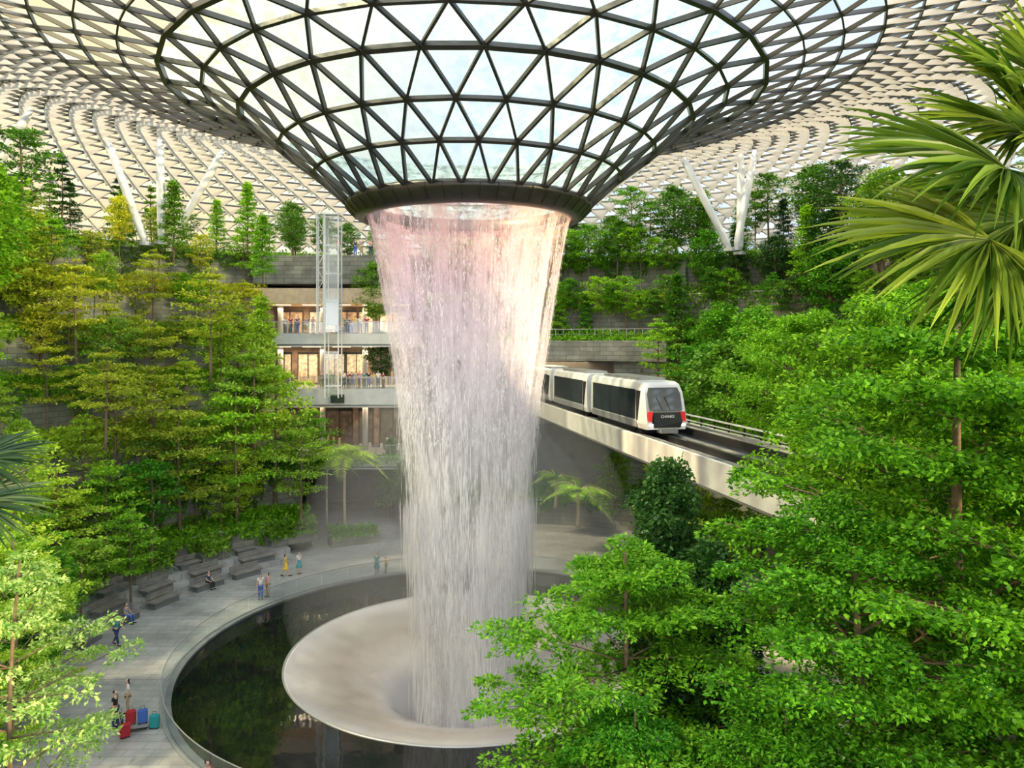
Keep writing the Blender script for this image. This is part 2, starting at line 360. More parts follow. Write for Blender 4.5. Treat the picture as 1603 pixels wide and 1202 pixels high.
nd, nm, E, TU, TD = lattice([15.7, 17.4, 19.1, 20.8], 60)
struts(mb2, nd, nm, E, 0.04, 0.2); U, D_, D2 = MB(), MB(), MB(); panes(D2, nd, TU); panes(D2, nd, TD)
RR = [20.8]
while RR[-1] < 59: RR.append(RR[-1]+(1.5 if RR[-1] < 50 else 1.25))
nd, nm, E, TU, TD = lattice(RR, 120)
struts(mb, nd, nm, E, 0.03, 0.18); panes(U, nd, TU, 0.6); panes(D_, nd, TD)
ceil = U.obj('ceiling', M['roof_shade'], kind='structure', label='domed steel lattice roof with white shaded glass panels', category='glass roof')
mb.obj('steel_lattice', M['roof_strut'], ceil); D_.obj('clear_glass_panes', M['roof_clear'], ceil)
mb2.obj('inner_steel_lattice', M['roof_strut_dark'], ceil); D2.obj('inner_glass_panes', M['roof_clear'], ceil)
# collar
ring = empty('waterfall_ring_collar', 'dark bronze ring collar at the mouth of the funnel', 'ring', (CX, CY, 0))
mb = MB(); mb.lathe([(6.35, 24.95), (6.62, 24.9), (6.78, 24.72), (6.76, 24.5), (6.25, 24.0), (5.95, 23.86), (5.66, 23.88), (5.6, 24.1), (5.6, 24.9), (6.1, 25.0)], 128, c=(0, 0, 0), closed=True)
mb.obj('collar_band', M['collar'], ring, smooth=True)
mb = MB(); mb.tube([(6.80, 0, 24.72), (6.78, 0, 24.5), (6.27, 0, 23.99)], 0.018, 4); sm_ = mb.mesh('panel_seam', M['black'])
for i in range(48): put('panel_seam', sm_, ring, (0, 0, 0), 2*math.pi*i/48)

# ------------------------------------------------------------------ water
WZ = [24.1, 23.0, 21.5, 19, 15, 10, 5, 0, -4, -9]; WR = [5.62, 5.35, 5.08, 4.68, 4.08, 3.42, 2.88, 2.48, 2.25, 2.05]
wf = empty('waterfall', 'tall round curtain of white falling water with painted pink light above', 'waterfall', (CX, CY, 0))
zs = np.linspace(24.1, -9, 60); rs = np.interp(-zs, [-z for z in WZ], WR)
mb = MB(); mb.lathe([(r, z) for r, z in zip(rs, zs)], 160, c=(0, 0, 0)); mb.obj('water_curtain', M['water1'], wf, smooth=True)
mb = MB(); mb.lathe([(r*0.88-0.05, z) for r, z in zip(rs, zs)], 120, c=(0, 0, 0)); mb.obj('inner_water_curtain', M['water2'], wf, smooth=True)
mb = MB()
def strands(n, z0, z1, l0, l1, w, spread, nlines, clump, seed=1):
    z = RNG.uniform(z0, z1, n)
    la = np.random.default_rng(seed).uniform(0, 2*np.pi, nlines)
    a = la[RNG.integers(0, nlines, n)]+RNG.normal(0, clump, n)
    r = np.interp(-z, [-q for q in WZ], WR)+RNG.normal(0.4, 1, n)*spread*(1+(24-z)*0.12)
    P = np.stack([r*np.cos(a), r*np.sin(a), z], 1)
    Dn = np.tile([[0, 0, -1.0]], (n, 1))+RNG.normal(0, 0.006, (n, 3)); Nn = np.stack([np.cos(a), np.sin(a), 0*a], 1)
    mb.leaves(P, Dn, Nn, RNG.uniform(l0, l1, n), w=w, fold=0.01)
strands(9500, 12, 23.7, 0.10, 0.34, 0.09, 0.03, 170, 0.003, 2)
strands(5000, 2, 15, 0.3, 1.2, 0.024, 0.06, 90, 0.02, 3)
strands(7500, -6, 9, 0.6, 2.4, 0.013, 0.09, 18, 0.06, 4)
mb.obj('falling_droplets', M['strand'], wf, kind='stuff')
mist = empty('water_mist', 'pale haze of fine spray drifting around the waterfall base', 'mist', (CX, CY, 0))
mb = MB(); mb.lathe([(0.01, -1.5), (8, -0.5), (9.3, 0.3), (10.0, 3), (9.5, 7), (7.8, 11), (5.5, 14), (0.01, 16)], 40, c=(0, 0, 0)); mb.obj('spray_cloud', M['mist'], mist, kind='stuff')
# ------------------------------------------------------------------ pool
pool = empty('reflecting_pool', 'round black reflecting pool around the waterfall bowl', 'pool', (CX, CY, 0))
mb = MB(); mb.lathe([(9.95, -0.06), (15.15, -0.06)], 128, c=(0, 0, 0)); mb.obj('pool_water', M['pool'], pool)
mb = MB(); mb.lathe([(15.15, -0.3), (15.15, 0.06), (15.45, 0.06), (15.45, -0.3)], 128, c=(0, 0, 0), closed=True); mb.obj('pool_kerb', M['concrete_dark'], pool)
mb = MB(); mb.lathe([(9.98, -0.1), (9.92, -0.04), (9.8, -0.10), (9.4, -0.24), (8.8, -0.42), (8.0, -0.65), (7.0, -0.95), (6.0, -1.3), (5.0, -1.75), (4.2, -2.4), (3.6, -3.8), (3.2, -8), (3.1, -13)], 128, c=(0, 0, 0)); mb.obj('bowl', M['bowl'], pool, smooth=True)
mb = MB(); mb.lathe([(10.00, -0.1), (10.00, -0.02), (9.94, -0.01), (9.91, -0.04)], 128, c=(0, 0, 0)); mb.obj('bowl_rim', M['steel_grey'], pool, smooth=True)
bal = empty('pool_balustrade', 'curved glass balustrade with slim steel edge around the dark pool', 'railing', (CX, CY, 0))
mb = MB(); mb.arcblock(15.58, 15.60, 0.02, 1.0, 0.1, 7.4, 6, (0, 0, 0)); gm = mb.mesh('glass_panel', M['glass'])
for i in range(48): put('glass_panel', gm, bal, (0, 0, 0), math.radians(i*7.5))
mb = MB(); mb.arcblock(15.57, 15.61, 1.0, 1.03, 0, 360, 128, (0, 0, 0)); mb.obj('handrail', M['steel_grey'], bal)
mb = MB(); mb.arcblock(15.53, 15.66, 0.0, 0.08, 0, 360, 128, (0, 0, 0)); mb.obj('base_channel', M['steel_grey'], bal)
# floor
mb = MB(); mb.lathe([(15.4, 0.0), (20, 0), (30, 0), (60, 0)], 128); mb.obj('floor', M['paving'], kind='structure')

# ------------------------------------------------------------------ terraces
T_R = [26, 28.5, 31, 33.5, 36, 38.5, 41]; T_Z = [2.5, 6, 10, 14, 18, 22, 25.8]
def bed_leaves(R0, R1, a0, a1, z, n, leaf, over=0.25, hmax=1.0, hang=1.4):
    a = RNG.uniform(math.radians(a0), math.radians(a1), n)
    wallp = RNG.random(n) < over
    r = np.where(wallp, R0-0.05-RNG.random(n)**2*0.4, RNG.uniform(R0, R1, n))
    bump = 0.5+0.5*np.sin(a*23+r*1.7)*np.sin(r*2.9+a*9)
    h = (0.15+hmax*bump)*RNG.random(n)**0.5
    hl = hang*(0.15+0.85*np.abs(np.sin(a*17)*np.sin(a*41+1)))
    zz = z+np.where(wallp, -RNG.random(n)**1.3*hl+0.3, h)
    P = np.stack([CX+r*np.cos(a), CY+r*np.sin(a), zz], 1)
    D = RNG.normal(0, 0.7, (n, 3)); D[:, 0] -= 0.5*np.cos(a); D[:, 1] -= 0.5*np.sin(a); D[:, 2] += np.where(wallp, -0.4, 0.35)
    Nn = RNG.normal(0, 0.4, (n, 3)); Nn[:, 2] += 1
    return P, D, Nn, leaf*RNG.uniform(0.6, 1.3, n)
bed_cols = ['leaf_bright', 'leaf_mid', 'leaf_lime', 'leaf_bright', 'leaf_lime', 'leaf_yellow', 'leaf_mid']
def terrace(R0, R1, z, a0, a1, leafn, mi, zb=0.0, hang=1.4):
    t = empty('planting_terrace', 'grey stone retaining wall terrace planted with low shrubs', 'terrace', (0, 0, 0), group='stepped planting terraces')
    mb = MB(); mb.arcblock(R0, R1, zb, z, a0, a1, 72); mb.obj('retaining_wall', M['stone'], t)
    mb = MB(); mb.arcblock(R0-0.06, R0+0.3, z, z+0.12, a0, a1, 72); mb.obj('stone_coping', M['concrete'], t)
    mb = MB(); mb.arcblock(R0+0.3, R1, z, z+0.08, a0, a1, 72); mb.obj('soil_bed', M['soil'], t)
    if leafn:
        mb = MB(); mb.leaves(*bed_leaves(R0+0.1, min(R1, R0+9), a0, a1, z+0.1, leafn, 0.34, 0.45, 1.0, hang)); mb.obj('ground_cover', M[bed_cols[mi % 7]], t, kind='stuff')
for i in range(7):
    R1 = T_R[i+1] if i < 6 else 58.5
    terrace(T_R[i], R1, T_Z[i], 124, 208, 19000, i, hang=3.4)
    terrace(T_R[i], R1, T_Z[i], -35, 60, 15000, i+1, hang=3.0)
terrace(35.2, 37.4, 17.4, 60, 101, 7000, 0, 15.6)
terrace(37.4, 40, 21.5, 60, 101, 8000, 2, 15.6, 2.5)
terrace(40, 58.5, 25.8, 60, 101, 10000, 3, 15.6, 3)
terrace(40.5, 58.5, 25.8, 101, 124, 4000, 3, 23.0)
terrace(22, 28, 1.2, 222, 325, 7000, 3)
terrace(28, 32, 5.0, 222, 325, 5000, 1)
terrace(32, 58, 8.0, 222, 325, 5000, 3)
mb = MB(); mb.arcblock(38.8, 39.3, 0, 15.5, 60, 101, 40)
mb.obj('wall_back', M['concrete_dark'], kind='structure')

# rails
def arc_rail(R, z, a0, a1, n, label, glass=True):
    e = empty('guard_railing', label, 'railing', (0, 0, 0), group='terrace guard railings')
    mb = MB(); mb.arcblock(R-0.03, R+0.03, z+1.05, z+1.1, a0, a1, 60); mb.arcblock(R-0.02, R+0.02, z+0.55, z+0.58, a0, a1, 60); mb.obj('handrail', M['steel_grey'], e)
    mb = MB(); mb.box((0, 0, 0.53), (0.05, 0.05, 1.06)); pm = mb.mesh('post', M['steel_grey'])
    for i in range(n+1):
        p = polar(R, a0+(a1-a0)*i/n, z); put('post', pm, e, p, math.radians(a0+(a1-a0)*i/n))
arc_rail(41.1, 25.9, 126, 165, 30, 'grey steel railing along the top garden terrace')
arc_rail(40.2, 25.9, 62, 101, 30, 'grey steel railing above the planted rear wall')
arc_rail(35.4, 17.5, 62, 101, 30, 'grey steel railing along the green hedge ledge')
arc_rail(41.1, 25.9, 20, 58, 30, 'grey steel railing along the high garden walk')

# ------------------------------------------------------------------ mall building
mall = empty('shopping_gallery', 'concrete shopping gallery with lit shops on stacked balconies', 'building', (0, 0, 0))
x0, x1 = -25.5, -9.0
mb = MB()
for (za, zb, yf) in ((5.0, 6.2, 72.6), (11.0, 12.8, 72.2), (16.8, 18.1, 71.6)):
    mb.span((x0, yf, za), (x1, 83, zb))
mb.obj('balcony_slab', M['concrete'], mall)
mb = MB()
for za, yf in ((11.15, 72.14), (16.95, 71.54), (5.15, 72.54)): mb.span((x0, yf, za), (x1, yf+0.1, za+0.12))
mb.obj('slab_trim', M['concrete_dark'], mall)
mb = MB(); mb.span((x0, 74.2, 23.0), (x1, 83, 25.8)); mb.obj('upper_stone_wall', M['stone'], mall)
mb = MB(); mb.span((x0, 73.2, 21.0), (x1-2.4, 80, 21.35)); mb.span((x0, 73.2, 21.35), (x1-2.4, 73.5, 22.5)); mb.obj('timber_canopy', M['wood'], mall)
mb = MB(); mb.span((x0, 83, 0), (x1, 83.5, 23)); mb.span((x0, 74.5, 0), (x0+0.5, 83, 23)); mb.span((x1-0.5, 74.5, 0), (x1, 83, 23)); mb.obj('rear_wall', M['concrete_dark'], mall)
def edge_leaves(yf, z, n, xa, xb):
    P = np.stack([RNG.uniform(xa, xb, n), yf-0.05-RNG.random(n)*0.25, z+0.25-RNG.random(n)**1.5*1.0], 1)
    D = RNG.normal(0, 0.6, (n, 3)); D[:, 1] -= 0.5; D[:, 2] -= 0.2
    Nn = RNG.normal(0, 0.4, (n, 3)); Nn[:, 2] += 1
    return P, D, Nn, RNG.uniform(0.14, 0.3, n)
mb = MB(); mb.leaves(*edge_leaves(72.6, 6.2, 1500, x0, x1)); mb.leaves(*edge_leaves(72.2, 12.8, 500, x0, x0+5)); mb.obj('trailing_plants', M['leaf_bright'], mall, kind='stuff')
for lv, (zb_, h) in enumerate(((6.2, 4.8), (12.8, 4.0), (18.1, 2.9))):
    mb = MB(); mb.span((x0+0.5, 79.5, zb_), (x1-0.5, 79.8, zb_+h)); mb.obj('shop_wall', M['shop_wall'], mall)
    xa = x0+0.8
    for k in range(6):
        wd_ = random.choice((1.5, 2.1, 2.7))
        if xa+wd_ > x1-0.8: break
        sw = put('shop_window', None, mall)
        mb = MB(); mb.span((xa, 79.35, zb_+0.2), (xa+wd_, 79.5, zb_+h*0.8)); mb.obj('window_pane', M[(random.choice(['shop_dark', 'shop_light2']) if lv == 0 else random.choice(['shop_light', 'shop_light2', 'shop_dark', 'shop_light2']))], sw)
        mb = MB()
        for q in range(3): mb.span((xa+q*wd_/2-0.03, 79.2, zb_+0.1), (xa+q*wd_/2+0.03, 79.36, zb_+h*0.85))
        mb.span((xa, 79.2, zb_+h*0.8), (xa+wd_, 79.36, zb_+h*0.86)); mb.obj('window_frame', M['black'], sw)
        mb = MB()
        for q in range(4):
            hh = random.uniform(0.4, 1.6); mb.box((xa+0.25+q*wd_/4.5, 78.9, zb_+hh/2), (0.28, 0.3, hh), taper=0.7)
        mb.obj('shop_display', M[random.choice(['cloth_white', 'cloth_grey', 'cloth_khaki', 'cloth_navy', 'wood'])], sw)
        xa += wd_+random.choice((0.2, 0.7))
    mb = MB()
    for k in range(5): mb.span((x0+1.5+k*3.0, 75.5, zb_+h-0.04), (x0+3.3+k*3.0, 75.8, zb_+h+0.02))
    if lv: mb.obj('ceiling_light', M['ceiling_light'], mall)
    for k in range(4):
        mb = MB(); mb.tube([(x0+2+k*4.3, 76.5, zb_), (x0+2+k*4.3, 76.5, zb_+h)], 0.28, 12); mb.obj('column', M['concrete'], mall, smooth=True)
for zf, yf in ((6.2, 72.8), (12.8, 72.4), (18.1, 71.8)):
    e = empty('balcony_railing', 'glass balcony railing with steel handrail on the shop gallery', 'railing', (0, 0, 0), group='gallery balcony railings')
    mb = MB(); mb.span((x0, yf-0.03, zf+1.08), (x1, yf+0.03, zf+1.14)); mb.obj('handrail', M['steel_grey'], e)
    mb = MB(); mb.span((0, -0.015, 0.03), (1.3, 0.015, 1.05)); gm = mb.mesh('glass_panel', M['glass'])
    mb = MB(); mb.span((-0.03, -0.03, 0), (0.03, 0.03, 1.1)); pm = mb.mesh('post', M['steel_grey'])
    for k in range(12):
        put('glass_panel', gm, e, (x0+0.05+k*1.37, yf, zf)); put('post', pm, e, (x0+0.02+k*1.37, yf, zf))
e = empty('display_screen', 'small black display screen on the pale balcony front', 'screen', (X(528, 72), 72.1, 11.85))
mb = MB(); mb.box((0, 0, 0), (1.3, 0.12, 0.8)); mb.obj('screen_body', M['black'], e)
mb = MB(); mb.box((0, -0.07, 0), (1.18, 0.02, 0.68)); mb.obj('screen_panel', M['train_glass'], e)
for zc, en in ((10.7, 100), (16.5, 220), (20.7, 200)):
    for xx in (-21.5, -14):
        l = bpy.data.lights.new('gallery_lamp', 'AREA'); l.energy = en; l.color = (1, 0.74, 0.44); l.size = 5; l.size_y = 2; l.shape = 'RECTANGLE'
        o = bpy.data.objects.new('gallery_lamp', l); COL.objects.link(o); o.location = (xx, 77, zc)
# lift tower
lift = empty('glass_lift_tower', 'slim white steel framed glass lift shaft beside the shop balconies', 'elevator', (X(521, 70), 70.2, 0))
mb = MB(); g = MB()
for sx in (-0.62, 0.62):
    for sy in (-0.7, 0.7):
        mb.box((sx, sy, 20.6), (0.10, 0.10, 17.0))
for k in range(7):
    zz = 13.2+k*2.6
    for sy in (-0.7, 0.7): mb.box((0, sy, zz), (1.24, 0.07, 0.07))
    for sx in (-0.62, 0.62): mb.box((sx, 0, zz), (0.07, 1.4, 0.07))
mb.box((0, 0, 29.1), (1.5, 1.6, 0.15))
mb.obj('steel_frame', M['steel_white'], lift)
mb = MB()
for sx in (-1.45, -0.85):
    for sy in (-0.3, 0.3): mb.box((sx, sy, 23.6), (0.10, 0.10, 11.2))
for k in range(10):
    zz = 18.4+k*1.15; s_ = 1 if k % 2 else -1
    mb.box((-1.15, -0.3, zz), (0.6, 0.05, 0.05)); mb.tube([(-1.15-0.3*s_, -0.3, zz), (-1.15+0.3*s_, -0.3, zz+1.15)], 0.03, 4)
mb.box((-1.15, 0, 29.15), (0.8, 0.8, 0.1)); mb.obj('bracing_mast', M['steel_white'], lift)
g.span((-0.58, -0.70, 18.2), (0.58, -0.68, 29.0)); g.span((-0.62, -0.66, 18.2), (-0.60, 0.66, 29.0)); g.span((0.60, -0.66, 18.2), (0.62, 0.66, 29.0)); g.span((-0.58, -0.7, 12.3), (0.58, -0.68, 16.4))
g.obj('glass_panes', M['lift_glass'], lift)
mb = MB(); mb.box((0, 0.05, 20.0), (1.05, 1.1, 2.4)); mb.obj('lift_car', M['steel_grey'], lift)

# ------------------------------------------------------------------ guideway + train
GA = math.atan2(5.8, 30.0); GP = (9.7, 47.0, 11.2)
gw = empty('train_guideway', 'pale concrete elevated train guideway with dark track channel', 'elevated track', GP, GA)
y0, y1 = -38, 44
mb = MB(); mb.span((-1.75, y0, -0.45), (4.1, y1, -0.15)); mb.obj('deck', M['concrete_dark'], gw)
mb = MB()
sec = [(-2.0, 0.25), (-2.0, -1.15), (-1.6, -1.45), (-0.6, -1.45), (-0.6, -0.45), (-1.75, -0.45), (-1.75, 0.25)]
for ofs, mir in ((0, 1), (2.35, -1)):
    P = [(ofs+mir*x, y, z) for y in (y0, y1) for x, z in sec]; k = len(sec)
    mb.add(P, [[i, (i+1) % k, k+(i+1) % k, k+i] for i in range(k)]+[list(range(k))[::-1], list(range(k, 2*k))])
mb.obj('edge_girder', M['concrete'], gw)
mb = MB()
for xx in (-0.95, 0.95, 2.35): mb.span((xx-0.18, y0, -0.15), (xx+0.18, y1, 0.08))
mb.obj('running_track', M['concrete_dark'], gw)
mb = MB(); mb.span((-0.12, y0, -0.1), (0.12, y1, 0.22)); mb.span((3.0, y0, 0.05), (3.1, y1, 0.2)); mb.span((1.7, y0, 0.1), (1.78, y1, 0.5)); mb.obj('guide_rail', M['black'], gw)
mb = MB(); mb.span((4.02, y0, 0.80), (4.2, y1, 0.88)); mb.span((3.75, y0, 0.5), (3.8, y1, 0.58)); mb.obj('handrail', M['steel_white'], gw)
mb = MB(); mb.box((0, 0, 0.55), (0.1, 0.12, 0.55)); pm = mb.mesh('rail_post', M['steel_dark'])
for k in range(40): put('rail_post', pm, gw, (4.12, -36+k*2.0, 0))
def gpt(lx, ly, z):
    c, s = math.cos(GA), math.sin(GA); return (GP[0]+lx*c-ly*s, GP[1]+lx*s+ly*c, z)
for ly in (-18, 31):
    p = gpt(0.8, ly, 0)
    e = empty('guideway_pier', 'round pale concrete pier under the train guideway', 'pillar', p, GA, group='guideway piers')
    mb = MB(); mb.tube([(0, 0, 0), (0, 0, 8.3)], 0.6, 20); mb.obj('shaft', M['concrete'], e, smooth=True)
    mb = MB(); mb.box((0, 0, 9.0), (4.6, 1.4, 1.5)); mb.obj('crosshead', M['concrete'], e)
train = empty('airport_train', 'white driverless train with dark windows on the guideway', 'train', (GP[0], GP[1], GP[2]+0.05), GA)
def loft(mb, secs):
    k = len(secs[0]); V = [p for s_ in secs for p in s_]
    Fs = []
    for j in range(len(secs)-1):
        for i in range(k): Fs.append([j*k+i, j*k+(i+1) % k, (j+1)*k+(i+1) % k, (j+1)*k+i])
    Fs.append(list(range(k))[::-1]); Fs.append([(len(secs)-1)*k+i for i in range(k)]); mb.add(V, Fs)
def carsec(y, w, zb, zt, rake=0.0):
    pts = [(-w*0.92, zb), (-w, zb+0.35), (-w, zb+1.3), (-w*0.99, zt-0.5), (-w*0.9, zt-0.12), (-w*0.76, zt), (w*0.76, zt), (w*0.9, zt-0.12), (w*0.99, zt-0.5), (w, zb+1.3), (w, zb+0.35), (w*0.92, zb)]
    return [(x, y+rake*max(0, (z_-1.2))/2.2, z_) for x, z_ in pts]
def text_obj(txt, size, mat, parent, loc, rot, name='lettering'):
    c = bpy.data.curves.new(name, 'FONT'); c.body = txt; c.size = size; c.extrude = 0.008; c.align_x = 'CENTER'; c.align_y = 'CENTER'
    t = bpy.data.objects.new('tmp', c); COL.objects.link(t); dg = bpy.context.evaluated_depsgraph_get(); dg.update()
    me = bpy.data.meshes.new_from_object(t.evaluated_get(dg)); bpy.data.objects.remove(t)
    me.materials.clear(); me.materials.append(mat)
    o = put(name, me, parent, loc); o.rotation_euler = rot; return o
CLn = 11.4
for k in range(4):
    car = put('train_car', None, train, (0, 0.6+k*12.1, 0))
    w = 1.35; front = (k == 0)
    mb = MB()
    secs = []
    if front: secs += [carsec(-0.55, w*0.96, 0.5, 3.25, 0.9), carsec(-0.35, w*0.99, 0.47, 3.4, 0.85)]
    secs += [carsec(0.2, w, 0.45, 3.45, 0.6 if front else 0.15), carsec(1.2, w, 0.45, 3.45), carsec(CLn-1, w, 0.45, 3.45), carsec(CLn-0.1, w, 0.45, 3.45), carsec(CLn, w*0.96, 0.5, 3.35)]
    loft(mb, secs); mb.obj('car_body', M['train_white'], car)
    for sx in (-1, 1):
        mb = MB()
        xw = sx*(w+0.012)
        segs = [(1.45, 5.05), (5.1, 6.7), (6.75, 10.7)]
        for (a_, b_) in segs: mb.span((xw-0.012, a_, 0.98), (xw+0.012, b_, 2.9))
        mb.obj('side_window', M['train_glass'], car)
        mb = MB(); mb.add([(xw, 0.55, 2.85), (xw, 1.35, 2.85), (xw, 1.35, 0.95), (xw, 1.05, 0.95), (xw*0.985, 0.55, 2.85), (xw*0.985, 1.35, 2.85), (xw*.985, 1.35, 0.95), (xw*.985, 1.05, 0.95)], [[0, 1, 2, 3], [7, 6, 5, 4], [0, 3, 7, 4], [1, 0, 4, 5], [2, 1, 5, 6], [3, 2, 6, 7]])
        mb.obj('end_trim', M['black'], car)
        mb = MB(); mb.span((xw-0.01, 1.2, 0.5), (xw+0.01, CLn-0.5, 0.92)); mb.obj('side_skirt', M['train_grey'], car)
        for dc in (3.2, 8.4):
            mb = MB(); mb.span((xw-0.01, dc-0.03, 0.6), (xw+0.03, dc+0.03, 2.85)); mb.obj('door_edge', M['train_grey'], car)
    mb = MB(); mb.span((-0.9, 2, 3.45), (0.9, CLn-2, 3.62)); mb.obj('roof_unit', M['train_grey'], car)
    mb = MB(); mb.span((-1.1, 1.0, 0.12), (1.1, CLn-1.0, 0.46)); mb.obj('underframe', M['black'], car)
    for yy in (2.0, CLn-2.2):
        for sx in (-0.95, 0.95):
            mb = MB(); mb.tube([(sx-0.15, yy, 0.33), (sx+0.15, yy, 0.33)], 0.3, 16); mb.obj('wheel', M['rubber'], car, smooth=True)
    if k < 3:
        mb = MB(); mb.span((-1.05, CLn, 0.6), (1.05, CLn+0.75, 3.1)); mb.obj('gangway_bellows', M['rubber'], car)
    if front:
        def fy(z_, base=-0.60): return base+0.9*max(0, z_-1.2)/2.2
        def plate(q, mat, nm_, dy=0.0):
            mb = MB(); n_ = len(q)
            V = [(x, fy(z_)+dy, z_) for x, z_ in q]+[(x, fy(z_)+0.1, z_) for x, z_ in q]
            mb.add(V, [list(range(n_))[::-1], list(range(n_, 2*n_))]+[[i, (i+1) % n_, n_+(i+1) % n_, n_+i] for i in range(n_)]); mb.obj(nm_, mat, car)
        plate([(-1.06, 1.66), (1.06, 1.66), (1.10, 2.7), (0.96, 3.08), (-0.96, 3.08), (-1.10, 2.7)], M['train_glass'], 'windscreen')
        plate([(-0.85, 0.62), (0.85, 0.62), (1.0, 0.95), (0.86, 1.56), (-0.86, 1.56), (-1.0, 0.95)], M['black'], 'front_panel', -0.01)
        for sx in (-1, 1):
            plate([(sx*1.22, 1.0), (sx*1.05, 1.0), (sx*0.9, 1.58), (sx*1.22, 1.58)][::(1 if sx < 0 else -1)], M['train_red'], 'red_light', -0.015)
            mb = MB(); mb.box((sx*1.05, -0.60, 0.80), (0.22, 0.05, 0.10)); mb.obj('headlight', M['lamp_white'], car)
        mb = MB(); mb.tube([(-0.25, fy(1.7)-0.03, 1.7), (-0.55, fy(2.5)-0.04, 2.5)], 0.02, 6); mb.tube([(0.25, fy(1.7)-0.03, 1.7), (0.0, fy(2.5)-0.04, 2.5)], 0.02, 6); mb.obj('wiper', M['rubber'], car)
        mb = MB(); mb.span((-0.55, -0.95, 0.3), (0.55, -0.2, 0.58)); mb.obj('coupler', M['train_grey'], car)
        text_obj('CHANGI', 0.23, M['letter_white'], car, (0, fy(1.25)-0.03, 1.30), (math.radians(90), 0, 0))

portal = empty('train_portal', 'grey concrete portal and ledge where the train emerges', 'tunnel portal', (0, 0, 0))
mb = MB(); mb.arcblock(34.0, 37.5, 15.4, 17.4, 60, 102, 30); mb.obj('portal_lintel', M['stone'], portal)
mb = MB(); mb.arcblock(34.6, 38, 0, 15.4, 60, 69, 10); mb.obj('portal_wall', M['stone'], portal)
mb = MB(); mb.arcblock(34.6, 38, 0, 9.0, 69, 101, 20); mb.obj('portal_plinth', M['concrete_dark'], portal)
l = bpy.data.lights.new('portal_lamp', 'AREA'); l.energy = 350; l.color = (1, 0.7, 0.4); l.size = 6
o = bpy.data.objects.new('portal_lamp', l); COL.objects.link(o); o.location = (5, 78.3, 15.2)
terrace(30, 34.5, 2.2, 60, 99, 6000, 1)

# ------------------------------------------------------------------ roof columns
def roof_col(ut, vt, ub, vb, y):
    b = Vector((X(ub, y), y, Z(vb, y))); t = Vector((X(ut, y), y, Z(vt, y)))
    d = (t-b).normalized()
    while b.z > 25.9: b -= d*0.2
    while t.z < roofz(math.hypot(t.x-CX, t.y-CY))-0.2 and t.z < 40: t += d*0.2
    while t.z > roofz(math.hypot(t.x-CX, t.y-CY)): t -= d*0.2
    e = empty('roof_column', 'slanted light grey steel column holding up the glass roof', 'column', tuple(b), group='slanted roof columns')
    v = t-b; mb = MB(); mb.tube([(0, 0, 0), tuple(v*0.08), tuple(v*0.5), tuple(v*0.92), tuple(v)], [0.18, 0.33, 0.36, 0.32, 0.16], 16); mb.obj('shaft', M['steel_white'], e, smooth=True)
    mb = MB(); mb.tube([(0, 0, -0.15), (0, 0, 0.15)], 0.6, 16); mb.obj('base_plate', M['steel_grey'], e)
for c in ((250, 205, 253, 370, 66), (170, 225, 222, 365, 66), (355, 225, 295, 330, 70), (62, 148, 10, 235, 58), (1068, 245, 1140, 385, 70), (1184, 228, 1152, 390, 70), (1160, 250, 1158, 390, 72)):
    roof_col(*c)

